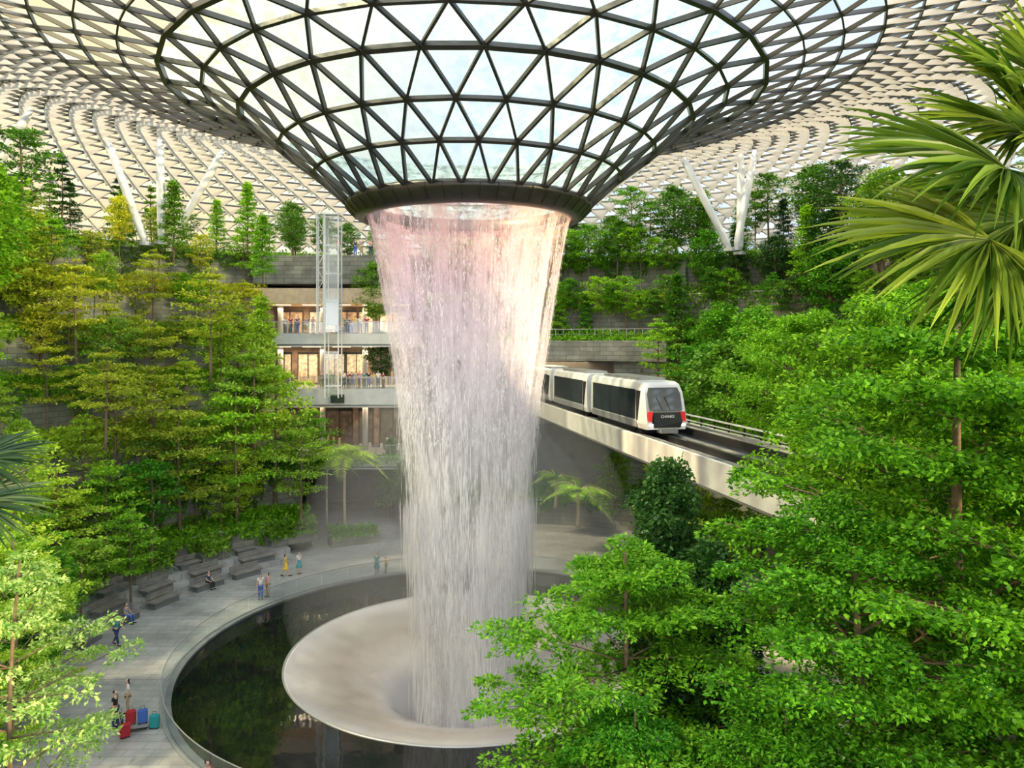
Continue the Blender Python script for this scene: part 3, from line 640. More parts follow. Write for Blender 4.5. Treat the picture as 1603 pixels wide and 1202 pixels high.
# ------------------------------------------------------------------ trees
def make_tree(seed, H, c0, Rc, nb, shape, pad_r, leaf, per_pad, flat=0.15, rise=0.25, r0=0.14, lw=0.28, npad=5, jitter=0.35, tiers=0):
    rg = np.random.default_rng(seed); T = MB(); Lf = MB()
    wx, wy = rg.normal(0, 0.03*H, 2)*0.5
    def tp(t): return np.array([wx*math.sin(t*3.0), wy*math.sin(t*2.3), H*t])
    T.tube([tp(t) for t in np.linspace(0, 0.97, 9)], [r0*(1-0.82*t)+0.01 for t in np.linspace(0, 0.97, 9)], 8)
    pads = []
    ga = rg.random()*6.28
    for i in range(nb):
        tt = (i+0.5)/nb
        if tiers: tt = (math.floor(tt*tiers)+0.35)/tiers+rg.normal(0, 0.012)
        t = c0+(0.97-c0)*tt
        if shape == 'cone': s = (1-tt)**0.85*0.95+0.08
        elif shape == 'umbrella': s = 0.55+0.6*math.sin(math.pi*min(1, tt*1.0+0.05))-0.35*tt
        elif shape == 'round': s = math.sin(math.pi*(0.12+0.8*tt))
        else: s = 0.9-0.35*tt
        ga += 2.399+rg.normal(0, 0.15); Lb = Rc*s*rg.uniform(0.75, 1.15)
        st = tp(t); dr = np.array([math.cos(ga), math.sin(ga), 0.0])
        def bp(q): return st+dr*Lb*q+np.array([0, 0, Lb*rise*(q-0.25*q*q)])
        br = max(0.02, r0*0.42*(1-0.6*tt))
        T.tube([bp(q) for q in (0, 0.3, 0.65, 1)], [br, br*0.75, br*0.45, br*0.15], 5)
        side = np.array([-dr[1], dr[0], 0])
        for j in range(npad):
            q = 0.3+0.7*(j+0.6)/npad
            sg = (-1)**j
            off = side*sg*Lb*rg.uniform(0.12, 0.42)*(1.15-q*0.6) if j < npad-1 else side*0
            c = bp(min(q, 1))+off+np.array([0, 0, rg.normal(0.05, 0.08)*pad_r])
            T.tube([bp(q*0.75), (bp(q*0.75)+c)/2+np.array([0, 0, 0.04]), c], [br*0.35, br*0.25, br*0.1], 4, cap=False)
            pads.append((c, pad_r*rg.uniform(0.6, 1.2)*(0.6+0.4*s)))
    pads.append((tp(0.98), pad_r*0.7)); pads.append((tp(0.94)+rg.normal(0, .2, 3), pad_r*0.7))
    C = []; R = []
    for c, pr in pads: C.append(c); R.append(pr)
    C = np.array(C); R = np.array(R); n = len(C)*per_pad
    C = np.repeat(C, per_pad, 0); R = np.repeat(R, per_pad)
    a = rg.uniform(0, 2*np.pi, n); q = np.sqrt(rg.random(n))*(0.8+0.35*np.sin(a*3+R*20)); zz = rg.normal(0, 1, n)*flat*R*(1.1-0.5*q)-0.25*R*q*q
    P = C+np.stack([R*q*np.cos(a), R*q*np.sin(a), zz], 1)
    D = np.stack([np.cos(a), np.sin(a), np.full(n, -0.1)], 1)+rg.normal(0, 0.55, (n, 3))
    Nn = np.tile([[0, 0, 1.0]], (n, 1))+rg.normal(0, jitter, (n, 3))
    Lf.leaves(P, D, Nn, leaf*rg.uniform(0.6, 1.25, n), w=lw)
    return T.mesh('trunk', M['bark'], True), Lf.mesh('foliage', M['leaf_bright'])
def make_feather_palm(seed, H, nf, Lf_):
    rg = np.random.default_rng(seed); T = MB(); F_ = MB()
    T.tube([(0.05*math.sin(t*3), 0, H*t) for t in np.linspace(0, 1, 8)], [0.14, 0.12, 0.11, 0.1, 0.1, 0.1, 0.11, 0.08], 10)
    for i in range(nf):
        a = i*2.399; el = rg.uniform(0.15, 1.25); Lr = Lf_*rg.uniform(0.8, 1.1)
        dr = np.array([math.cos(a), math.sin(a), 0]); side = np.array([-dr[1], dr[0], 0])
        pts = []
        for q in np.linspace(0, 1, 12):
            pts.append(np.array([0, 0, H])+dr*Lr*q*math.cos(el*(1-0.3*q))+np.array([0, 0, Lr*(q*math.sin(el)-0.75*q*q)]))
        T.tube(pts, [0.03*(1-q)+0.006 for q in np.linspace(0, 1, 12)], 4)
        pts = np.array(pts); m = 30; qs = np.linspace(0.12, 0.98, m)
        for sg in (-1, 1):
            P = np.stack([np.interp(qs*11, np.arange(12), pts[:, k]) for k in range(3)], 1)
            D = side*sg+dr*0.55+rg.normal(0, 0.06, (m, 3)); D[:, 2] -= 0.35
            F_.leaves(P, D, np.tile([[0, 0, 1.0]], (m, 1))+dr*0.2, Lr*0.30*np.sin(np.pi*(0.15+0.8*qs)), w=0.065, fold=0.03)
    return T.mesh('trunk', M['bark_pale'], True), F_.mesh('fronds', M['leaf_palm'])
protos = {
 'tiered_a': make_tree(1, 9, 0.36, 2.8, 21, 'umbrella', 0.70, 0.22, 42, 0.09, 0.35, 0.12, tiers=5),
 'tiered_b': make_tree(2, 8, 0.34, 2.2, 18, 'umbrella', 0.62, 0.22, 38, 0.10, 0.4, 0.10, tiers=6),
 'bushy': make_tree(3, 7, 0.2, 2.2, 24, 'round', 0.75, 0.24, 54, 0.3, 0.5, 0.12, jitter=0.6),
 'conical': make_tree(4, 7, 0.15, 1.35, 28, 'cone', 0.5, 0.23, 30, 0.25, 0.2, 0.08),
 'araucaria': make_tree(5, 8, 0.10, 1.9, 27, 'cone', 0.38, 0.22, 26, 0.10, 0.1, 0.1, tiers=9),
 'slender': make_tree(6, 8, 0.5, 1.4, 16, 'round', 0.58, 0.24, 40, 0.25, 0.6, 0.07),
 'open': make_tree(8, 8, 0.4, 2.3, 17, 'round', 0.64, 0.23, 42, 0.16, 0.6, 0.11, jitter=0.5),
 'near_big': make_tree(21, 12.8, 0.26, 4.3, 34, 'umbrella', 0.78, 0.13, 380, 0.15, 0.34, 0.19, lw=0.3, npad=6, jitter=0.7, tiers=7),
 'near_round': make_tree(22, 12, 0.30, 3.6, 31, 'round', 0.78, 0.13, 360, 0.18, 0.5, 0.17, lw=0.3, npad=5, jitter=0.7),
 'near_feather': make_tree(23, 10, 0.2, 3.1, 36, 'umbrella', 0.62, 0.12, 270, 0.09, 0.3, 0.09, lw=0.24, npad=6, tiers=8),
 'near_sparse': make_tree(26, 10, 0.22, 3.1, 28, 'umbrella', 0.5, 0.13, 130, 0.12, 0.35, 0.09, lw=0.26, npad=5, tiers=8, jitter=0.6),
 'near_dense': make_tree(24, 12, 0.1, 1.75, 46, 'round', 0.6, 0.17, 190, 0.4, 0.5, 0.12, lw=0.33, npad=4, jitter=0.7),
 'palm': make_feather_palm(31, 6, 22, 3.2),
 'fern': make_feather_palm(32, 1.6, 20, 1.9),
}
LAB = {'tiered_a': ('tree', 'slim tree with flat layered tiers of leaves'), 'tiered_b': ('tree', 'slender tree with layered leafy branches'), 'bushy': ('tree', 'dense bushy green tree on the terrace'),
 'conical': ('tree', 'narrow leafy conical tree on the terrace'), 'araucaria': ('conifer_tree', 'dark conifer with sparse whorled branches under the roof'), 'slender': ('tree', 'young tree with bare stem and small crown'),
 'open': ('tree', 'open crowned leafy tree on the planted slope'), 'near_big': ('tree', 'large spreading tree with glossy vivid green leaves'), 'near_round': ('tree', 'tall full tree with small glossy green leaves'),
 'near_feather': ('tree', 'airy tree with feathery light green sprays'), 'near_sparse': ('tree', 'thin open tree with small pale leaves'), 'near_dense': ('tree', 'dark dense upright tree with round leaves'), 'palm': ('palm_tree', 'feather palm with arching light green fronds'), 'fern': ('tree_fern', 'tree fern with a rosette of arching fronds')}
MN = {'leaf_yellow': 'yellow-green', 'leaf_bright': 'bright green', 'leaf_vivid': 'vivid green', 'leaf_mid': 'mid green', 'leaf_dark': 'dark green', 'leaf_lime': 'lime green', 'leaf_pale': 'pale variegated', 'leaf_palm': 'grey-green'}
def tree(kind, x, y, z, H=None, mat='leaf_bright', rz=None, wid=1.0, bark=None):
    t, f = protos[kind]
    bh = {'tiered_a': 9, 'tiered_b': 8, 'bushy': 7, 'conical': 7, 'araucaria': 8, 'slender': 8, 'open': 8, 'near_big': 12.8, 'near_round': 12, 'near_feather': 10, 'near_sparse': 10, 'near_dense': 12, 'palm': 7.2, 'fern': 2.6}[kind]
    s = (H/bh) if H else 1
    nm_, lb = LAB[kind]
    e = empty(nm_, lb+', '+MN[mat]+' foliage', 'palm' if kind == 'palm' else ('fern' if kind == 'fern' else 'tree'), (x, y, z), random.uniform(0, 6.28) if rz is None else rz, (s*wid, s*wid, s), group='indoor garden '+nm_.replace('_', ' ')+'s')
    put('trunk', t, e)
    o = put('fronds' if kind in ('palm', 'fern') else 'foliage', f, e)
    o.material_slots[0].link = 'OBJECT'; o.material_slots[0].material = M[mat]
    return e
cnt = 0
def scatter(i, a0, a1, kinds, mats, step, hrange, rin=0.6, rout=None):
    global cnt
    R0 = T_R[i]; R1 = rout or (T_R[i+1] if i < 6 else R0+4)
    L_ = math.radians(abs(a1-a0))*R0; k = int(L_/step)
    for j in range(k):
        a = a0+(a1-a0)*(j+random.uniform(0.15, 0.85))/k; R = random.uniform(R0+rin, max(R0+rin+0.1, R1-0.6))
        x, y, _ = polar(R, a)
        if y < 9: continue
        u = 801.5+F*x/y
        if u < -120 or u > 1720: continue
        if 432 < u < 600 and i < 6: continue
        tree(random.choice(kinds), x, y, T_Z[i]+0.05, random.uniform(*hrange), random.choice(mats), wid=random.uniform(0.85, 1.15)); cnt += 1
for i in range(6):
    scatter(i, 126, 207, ['tiered_a', 'tiered_b', 'bushy', 'open', 'tiered_a', 'slender', 'open'], ['leaf_yellow', 'leaf_yellow', 'leaf_bright', 'leaf_lime', 'leaf_yellow'] if i > 2 else ['leaf_bright', 'leaf_lime', 'leaf_yellow', 'leaf_lime', 'leaf_mid', 'leaf_lime'], 2.9, (4.6, 9.4))
scatter(6, 126, 205, ['araucaria', 'conical', 'bushy', 'araucaria', 'open'], ['leaf_mid', 'leaf_dark', 'leaf_bright', 'leaf_mid'], 3.0, (3.5, 6.5))
for i in range(1, 6):
    scatter(i, -5, 58, ['tiered_b', 'bushy', 'open', 'conical', 'slender'], ['leaf_mid', 'leaf_bright', 'leaf_vivid', 'leaf_mid', 'leaf_dark'], 2.7, (5, 8.0))
scatter(6, 5, 60, ['bushy', 'open', 'conical', 'tiered_b'], ['leaf_mid', 'leaf_bright', 'leaf_dark', 'leaf_vivid'], 2.6, (5, 7.6))
for j in range(18):
    a = 62+j*2.0; x, y, _ = polar(38.4, a); tree(random.choice(['slender', 'slender', 'open']), x, y, 21.6, random.uniform(6, 8.5), random.choice(['leaf_mid', 'leaf_bright', 'leaf_vivid']))
for j in range(16):
    a = 61+j*2.2; x, y, _ = polar(36.3, a); tree(random.choice(['conical', 'slender', 'open']), x, y, 17.5, random.uniform(4.5, 6.5), random.choice(['leaf_mid', 'leaf_bright', 'leaf_vivid']))
for j in range(14):
    a = 60+j*3; x, y, _ = polar(random.uniform(42, 46), a); tree(random.choice(['bushy', 'open', 'tiered_b']), x, y, 25.9, random.uniform(4.5, 7.5), random.choice(['leaf_mid', 'leaf_bright', 'leaf_dark']))
for j in range(6):
    a = 104+j*3.6; x, y, _ = polar(43, a); tree(random.choice(['bushy', 'open', 'conical']), x, y, 25.9, random.uniform(3.5, 6), random.choice(['leaf_mid', 'leaf_bright']))
for (k, u, vb, y, z, H, m) in (('tiered_a', 470, 0, 62, 1.0, 9.8, 'leaf_lime'), ('palm', 540, 0, 66, 0.2, 8.6, 'leaf_lime'), ('palm', 512, 0, 69, 0.2, 7.2, 'leaf_bright'), ('tiered_a', 283, 0, 56, 0.9, 12, 'leaf_yellow'),
     ('tiered_a', 372, 0, 60, 1.2, 12.5, 'leaf_bright'), ('tiered_b', 165, 0, 50, 0.5, 9, 'leaf_bright'), ('tiered_a', 90, 0, 46, 0.5, 9.0, 'leaf_lime'), ('tiered_b', 430, 0, 64, 2.5, 13, 'leaf_lime'),
     ('tiered_a', 20, 0, 41, 0.3, 9, 'leaf_bright'), ('bushy', 60, 0, 36, 0.3, 7, 'leaf_vivid'), ('tiered_a', -20, 0, 35, 0.3, 10, 'leaf_lime'), ('open', 130, 0, 42, 0.3, 6, 'leaf_lime'), ('open', 235, 0, 52, 1, 8, 'leaf_vivid'), ('open', 345, 0, 58.5, 0.9, 6, 'leaf_lime'), ('tiered_b', 205, 0, 47.5, 0.3, 6.5, 'leaf_bright'),
     ('conical', 412, 0, 66, 22.0, 6.5, 'leaf_bright'), ('conical', 408, 0, 66, 12.0, 9.5, 'leaf_lime'), ('tiered_b', 330, 0, 62, 14, 9.5, 'leaf_yellow'), ('tiered_a', 165, 0, 50, 10, 7, 'leaf_yellow'), ('tiered_a', 400, 0, 62, 6, 11, 'leaf_lime'), ('open', 60, 0, 56, 14, 9, 'leaf_yellow'), ('tiered_a', 120, 0, 56, 15, 8.5, 'leaf_yellow'),
     ('bushy', 590, 0, 74, 18.2, 7, 'leaf_mid'), ('bushy', 600, 0, 75, 12.8, 5.5, 'leaf_dark'), ('conical', 612, 0, 74, 0, 8, 'leaf_mid'), ('bushy', 640, 0, 72, 0.2, 6, 'leaf_dark'), ('open', 480, 0, 68, 2, 9, 'leaf_bright'),
     ('open', 30, 0, 52, 23, 9, 'leaf_mid'), ('bushy', -10, 0, 50, 19, 10, 'leaf_bright'), ('araucaria', 95, 0, 64, 25.8, 7.4, 'leaf_dark'), ('araucaria', 185, 0, 72, 25.8, 7.6, 'leaf_dark'), ('conical', 272, 0, 66, 24, 7.5, 'leaf_mid'), ('conical', 388, 0, 72, 25.6, 7.0, 'leaf_bright'), ('bushy', 460, 0, 76, 25.8, 5.5, 'leaf_mid'),
     ('open', 1205, 0, 75, 25.8, 8.2, 'leaf_mid'), ('bushy', 1270, 0, 72, 25.8, 8.2, 'leaf_mid'), ('open', 1320, 0, 66, 24.5, 8.6, 'leaf_dark'), ('bushy', 1060, 0, 78, 25.8, 7.5, 'leaf_mid'), ('open', 985, 0, 78, 25.8, 7.5, 'leaf_bright'), ('bushy', 1380, 0, 60, 22, 9, 'leaf_mid'),
     ('conical', 1060, 0, 72, 15, 9, 'leaf_mid'), ('bushy', 1120, 0, 66, 12, 8, 'leaf_vivid'), ('tiered_b', 1030, 0, 68, 12, 7.5, 'leaf_bright'), ('bushy', 1180, 0, 60, 12, 8, 'leaf_bright'), ('open', 1090, 0, 60, 8, 9, 'leaf_vivid'), ('bushy', 1150, 0, 56, 6, 11, 'leaf_mid'), ('open', 1230, 0, 54, 8, 11, 'leaf_bright'),
     ('fern', 905, 0, 62, 2.0, 4.5, 'leaf_bright'), ('fern', 870, 0, 68, 2.3, 4, 'leaf_mid'), ('bushy', 960, 0, 68, 2.2, 5, 'leaf_mid'), ('open', 1010, 0, 60, 0.3, 6, 'leaf_mid'), ('bushy', 1010, 0, 74, 10, 5, 'leaf_dark'),
     ('open', 1130, 0, 44, 0.2, 8, 'leaf_mid')):
    tree(k, X(u, y), y, z, H, M and m)
# close trees
tree('near_big', 9.4, 15.5, 5.0, 13.2, 'leaf_vivid', 0.5)
tree('near_round', 6.6, 15.0, 5.0, 8.8, 'leaf_vivid', 2.0, 1.15)
tree('near_round', 11.2, 21.5, 1.2, 17.2, 'leaf_vivid', 2.6, .85)
tree('near_big', 13.2, 19.5, 1.2, 17.3, 'leaf_bright', 3.7, .9)
tree('near_round', 14.6, 25.5, 1.2, 18.0, 'leaf_bright', 1.0)
tree('near_round', 20.5, 31.0, 1.2, 19.5, 'leaf_bright', 4.0)
tree('near_round', 17.6, 47.0, 0.2, 18.8, 'leaf_bright', 0.7, .85)
tree('near_round', 22.5, 44.0, 0.2, 20.0, 'leaf_vivid', 5.0, .85)
tree('near_round', 11.2, 12.0, 5.0, 12.0, 'leaf_vivid', 4.4)
tree('near_feather', 2.75, 18.5, 1.2, 11.3, 'leaf_bright', 0.2, 1.12)
tree('near_feather', 2.6, 15.8, 1.2, 8.6, 'leaf_vivid', 3.1, 0.95)
tree('near_feather', 5.3, 14.5, 1.2, 9.3, 'leaf_vivid', 1.2)
tree('near_dense', 4.3, 21.5, 1.2, 12.6, 'leaf_dark', 0.0, 0.8)
tree('near_dense', 5.3, 20.0, 1.2, 10.6, 'leaf_dark', 1.0, 1.0)
tree('near_sparse', -12.9, 20.0, 1.2, 10.6, 'leaf_pale', 0.4, 0.95)
tree('near_sparse', -17.6, 26.0, 1.2, 9.5, 'leaf_lime', 2.4, 0.9)
tree('near_feather', -14.8, 18.5, 1.2, 8.5, 'leaf_bright', 2.0, 0.8)
tree('near_feather', -22.0, 32.0, 0.2, 9.5, 'leaf_vivid', 3.4)

# fan palms
def fan(F_, hub, axis, up, Lf_, spread=1.6, ns=56, seed=0, droop=0.12):
    rg = np.random.default_rng(seed); axis = Vector(axis).normalized(); up = Vector(up).normalized(); side = axis.cross(up).normalized(); up = side.cross(axis).normalized(); hub = Vector(hub)
    for i in range(ns):
        a = -spread+2*spread*i/(ns-1)+rg.normal(0, 0.014)
        d = axis*math.cos(a)+side*math.sin(a); sd = (side*math.cos(a)-axis*math.sin(a))
        Lb = Lf_*(0.80+0.20*math.cos(a))*rg.uniform(0.88, 1.06); dp = droop*rg.uniform(0.3, 1.9)
        V = []; st = (0.02, 0.25, 0.48, 0.72, 0.88, 1.0); wd = (0.004, 0.018, 0.025, 0.015, 0.008, 0.001)
        lift = rg.normal(0, 0.05)
        for q, w in zip(st, wd):
            w = w*Lf_*1.0
            p = hub+d*Lb*q+up*(0.10*Lb*q*(1-q)+lift*Lb*q)-Vector((0, 0, 1))*(dp*Lb*q**2.6)
            V += [tuple(p-sd*w+up*w*0.9), tuple(p-up*w*0.6), tuple(p+sd*w+up*w*0.9)]
        Fs = []
        for j in range(len(st)-1):
            b = j*3; Fs += [[b, b+1, b+4, b+3], [b+1, b+2, b+5, b+4]]
        F_.add(V, Fs)
def fan_palm(base, crown, leaves, mat, label, seed=0):
    e = empty('fan_palm', label, 'palm', base); b = Vector(base); c = Vector(crown)-b
    T = MB(); T.tube([(0, 0, 0), tuple(c*0.5+Vector((0.05, 0, 0))), tuple(c)], [0.16, 0.13, 0.11], 10); T.obj('trunk', M['bark'], e, smooth=True)
    for i, (hub, ax, up, Ls) in enumerate(leaves):
        h = Vector(hub)-b
        lf = put('frond', None, e)
        P = MB(); mid = (h+c)/2+Vector((0, 0, 0.12)); P.tube([tuple(c), tuple(mid), tuple(h)], [0.022, 0.016, 0.012], 6); P.obj('leaf_stalk', M['leaf_palm'], lf, smooth=True)
        Fm = MB(); fan(Fm, h, ax, up, Ls, seed=seed+i); Fm.obj('fan_blade', M[mat], lf)
def pt(u, v, y): return (X(u, y), y, Z(v, y))
crown = pt(1680, 330, 7.6)
fan_palm((crown[0]+0.1, 7.7, 5.0), crown, [
    (pt(1600, 150, 7.3), (-0.8, -0.2, 0.6), (0.5, -0.5, 0.7), 1.15),
    (pt(1575, 265, 7.0), (-1.0, -0.15, 0.16), (0.2, -0.55, 0.85), 1.65),
    (pt(1550, 375, 6.8), (-1.0, -0.1, -0.05), (0.0, -0.6, 0.8), 1.6),
    (pt(1590, 410, 7.2), (-0.8, -0.2, -0.5), (-0.3, -0.8, 0.5), 1.15),
    (pt(1640, 420, 7.0), (-0.1, -0.3, -0.9), (-0.3, -0.9, 0.2), 0.7),
    (pt(1640, 130, 7.6), (0.1, 0.1, 1.0), (0.3, -0.9, 0.2), 1.1),
    (pt(1600, 300, 8.2), (-0.7, 0.7, 0.3), (0.1, -0.3, 0.9), 1.4),
    (pt(1610, 210, 7.9), (-0.9, 0.3, 0.45), (0.3, -0.6, 0.7), 1.3),
    (pt(1600, 345, 7.8), (-0.9, 0.25, 0.05), (0.1, -0.75, 0.65), 1.45),
    (pt(1630, 240, 7.2), (-0.6, -0.3, 0.75), (0.4, -0.7, 0.5), 1.2)], 'leaf_palm', 'fan palm with broad pleated leaves split into ribbons', 5)
c2 = pt(-130, 770, 9.5)
fan_palm((c2[0]-0.2, 9.5, 5.0), c2, [
    (pt(-45, 725, 9.3), (1, 0, 0.1), (0, -0.5, 0.85), 0.95),
    (pt(-50, 790, 9.0), (1, -0.1, -0.1), (0, -0.5, 0.85), 0.95)], 'leaf_palmdark', 'dark fan palm with stiff narrow leaf ribbons', 40)

# ------------------------------------------------------------------ benches & planters
def bench(R, z, a0, a1):
    e = empty('curved_bench', 'long curved grey timber bench with stepped seat beside the plaza', 'bench', (0, 0, 0), group='curved plaza benches')
    mb = MB(); mb.arcblock(R+0.1, R+0.6, z, z+0.36, a0+0.3, a1-0.3, 14); mb.obj('base', M['concrete_dark'], e)
    mb = MB()
    for q in range(4): mb.arcblock(R+q*0.19, R+q*0.19+0.165, z+0.38, z+0.46, a0, a1, 14)
    mb.obj('seat', M['bench'], e)
    mb = MB()
    for q in range(3): mb.arcblock(R+0.72, R+0.76, z+0.52+q*0.13, z+0.62+q*0.13, a0, a1, 14)
    mb.obj('backrest', M['bench'], e)
for (R, z, segs) in ((21.4, 0.0, ((139, 145), (147, 153.5), (157, 163), (166, 171), (175, 180))), (22.8, 0.4, ((134, 141), (145, 151), (155, 161), (165, 171))), (24.3, 0.8, ((136, 140), (147, 151), (160.5, 166)))):
    for a0, a1 in segs: bench(R, z, a0, a1)
step = empty('seating_steps', 'low curved stone steps carrying the plaza benches', 'steps', (0, 0, 0))
mb = MB(); mb.arcblock(22.4, 26, 0, 0.4, 130, 182, 50); mb.obj('lower_step', M['paving'], step)
mb = MB(); mb.arcblock(23.9, 26, 0.4, 0.8, 130, 182, 50); mb.obj('upper_step', M['paving'], step)
def planter(R, z, a0, a1, mat):
    e = empty('curved_planter', 'low dark stone planter filled with leafy shrubs', 'planter', (0, 0, 0), group='plaza planters')
    mb = MB(); mb.arcblock(R, R+1.3, z, z+0.7, a0, a1, 14); mb.obj('planter_box', M['stone'], e)
    mb = MB(); mb.leaves(*bed_leaves(R+0.1, R+1.2, a0, a1, z+0.7, 1600, 0.3, 0.1, 1.1, 0.5)); mb.obj('shrubs', M[mat], e, kind='stuff')
for R, z, a0, a1, m in ((24.6, 0.0, 112, 121, 'leaf_bright'), (24.6, 0.8, 124, 133, 'leaf_mid'), (24.7, 0.8, 141, 146, 'leaf_lime'), (24.6, 0.8, 152, 159, 'leaf_mid'), (24.6, 0.8, 168, 176, 'leaf_bright'), (22, 0, 184, 198, 'leaf_vivid'), (22.2, 0, 203, 215, 'leaf_bright'), (21, 0, 226, 240, 'leaf_lime')):
    planter(R, z, a0, a1, m)
for a in (142.5, 153, 163.5):
    e = empty('stair_handrail', 'stainless steel stair handrail between the benches', 'handrail', (0, 0, 0), group='stair handrails')
    mb = MB(); p = [Vector(polar(22.3, a, 0)), Vector(polar(22.3, a, 0.9)), Vector(polar(24.4, a, 1.6)), Vector(polar(24.4, a, 0.8))]; mb.tube(p, 0.025, 6); mb.obj('rail', M['steel_grey'], e)

# ------------------------------------------------------------------ people
def skin_mesh(name, verts, edges, mat, sub=1):
    bm = bmesh.new(); lay = bm.verts.layers.skin.verify(); vs = []
    for i, (co, r) in enumerate(verts):
        v = bm.verts.new(co); rr = r if hasattr(r, '__len__') else (r, r); v[lay].radius = rr; v[lay].use_root = (i == 0); vs.append(v)
    for a, b in edges: bm.edges.new((vs[a], vs[b]))
    me = bpy.data.meshes.new(name); bm.to_mesh(me); bm.free()
    o = bpy.data.objects.new('tmp', me); COL.objects.link(o)
    m = o.modifiers.new('s', 'SKIN'); m.use_smooth_shade = True
    s = o.modifiers.new('u', 'SUBSURF'); s.levels = sub; s.render_levels = sub
    dg = bpy.context.evaluated_depsgraph_get(); dg.update()
    r = bpy.data.meshes.new_from_object(o.evaluated_get(dg)); r.name = name; bpy.data.objects.remove(o); bpy.data.meshes.remove(me)
    r.materials.clear(); r.materials.append(mat); return r
def pose(kind):
    J = {'pel': (0, 0, .96), 'spi': (0, 0, 1.13), 'che': (0, 0, 1.33), 'nec': (0, 0, 1.47), 'hb': (0, -.01, 1.54), 'hm': (0, -.02, 1.61), 'ht': (0, -.01, 1.69), 'nose': (0, -.115, 1.60)}
    for s, n in ((-1, 'l'), (1, 'r')):
        J['sh'+n] = (s*.165, 0, 1.40); J['el'+n] = (s*.22, .02, 1.14); J['wr'+n] = (s*.235, -.06, .91); J['pa'+n] = (s*.235, -.075, .85)
        J['hi'+n] = (s*.085, 0, .89); J['kn'+n] = (s*.095, -.01, .50); J['an'+n] = (s*.10, .02, .10); J['to'+n] = (s*.11, -.14, .035)
    if kind == 'walk':
        J['knl'] = (-.09, -.17, .54); J['anl'] = (-.09, -.26, .12); J['tol'] = (-.09, -.42, .07)
        J['knr'] = (.09, .06, .50); J['anr'] = (.09, .30, .16); J['tor'] = (.09, .20, .04)
        J['ell'] = (-.21, .12, 1.16); J['wrl'] = (-.22, .14, .93); J['pal'] = (-.22, .135, .87)
        J['elr'] = (.21, -.08, 1.15); J['wrr'] = (.21, -.27, 1.0); J['par'] = (.20, -.32, .97)
    if kind == 'rail':
        for s, n in ((-1, 'l'), (1, 'r')):
            J['el'+n] = (s*.23, -.12, 1.17); J['wr'+n] = (s*.18, -.34, 1.13); J['pa'+n] = (s*.16, -.40, 1.13)
    if kind == 'sit':
        for k in J: J[k] = (J[k][0], J[k][1], J[k][2]-.46)
        for s, n in ((-1, 'l'), (1, 'r')):
            J['hi'+n] = (s*.09, -.02, .47); J['kn'+n] = (s*.11, -.44, .50); J['an'+n] = (s*.12, -.42, .09); J['to'+n] = (s*.12, -.58, .04)
            J['el'+n] = (s*.22, -.07, .72); J['wr'+n] = (s*.14, -.27, .60); J['pa'+n] = (s*.12, -.33, .58)
    return J
RAD = {'pel': (.125, .10), 'spi': (.11, .085), 'che': (.14, .10), 'nec': .05, 'hb': .065, 'hm': .088, 'ht': .062, 'nose': .016, 'sh': .052, 'el': .038, 'wr': .026, 'pa': .03, 'hi': .08, 'kn': .052, 'an': .036, 'to': .032}
def rr(k, add=0):
    r = RAD.get(k) or RAD[k[:2]]
    return (r[0]+add, r[1]+add) if isinstance(r, tuple) else r+add
def chain(J, keys, edges, add=0): return [(J[k], rr(k, add)) for k in keys], [(keys.index(a), keys.index(b)) for a, b in edges]
BODY = {}
def body(kind):
    if kind in BODY: return BODY[kind]
    J = pose(kind)
    keys = ['pel', 'spi', 'che', 'nec', 'hb', 'hm', 'ht', 'nose']+[a+n for n in 'lr' for a in ('sh', 'el', 'wr', 'pa', 'hi', 'kn', 'an', 'to')]
    ed = [('pel', 'spi'), ('spi', 'che'), ('che', 'nec'), ('nec', 'hb'), ('hb', 'hm'), ('hm', 'ht'), ('hm', 'nose')]
    for n in 'lr': ed += [('che', 'sh'+n), ('sh'+n, 'el'+n), ('el'+n, 'wr'+n), ('wr'+n, 'pa'+n), ('pel', 'hi'+n), ('hi'+n, 'kn'+n), ('kn'+n, 'an'+n), ('an'+n, 'to'+n)]
    V, E_ = chain(J, keys, ed)
    for n, s in (('l', -1), ('r', 1)):
        pi = keys.index('pa'+n); w = Vector(J['wr'+n]); p = Vector(J['pa'+n]); d = (p-w).normalized(); lat = Vector((0, 1, 0)) if abs(d.y) < 0.7 else Vector((1, 0, 0))
        for q, ln in zip((-1.5, -.5, .5, 1.5), (.06, .075, .07, .055)):
            a = p+lat*q*.016+d*.03; b = a+d*ln*.6; c = b+d*ln*.5+Vector((-s*.012, 0, -.004))
            i0 = len(V); V += [(tuple(a), .010), (tuple(b), .009), (tuple(c), .007)]; E_ += [(pi, i0), (i0, i0+1), (i0+1, i0+2)]
        a = w+lat*-.03+d*.025; b = a+lat*-.018+d*.03; i0 = len(V); V += [(tuple(a), .011), (tuple(b), .009)]; E_ += [(pi, i0), (i0, i0+1)]
    BODY[kind] = (J, skin_mesh('body', V, E_, M['skin'])); return BODY[kind]
PCACHE = {}
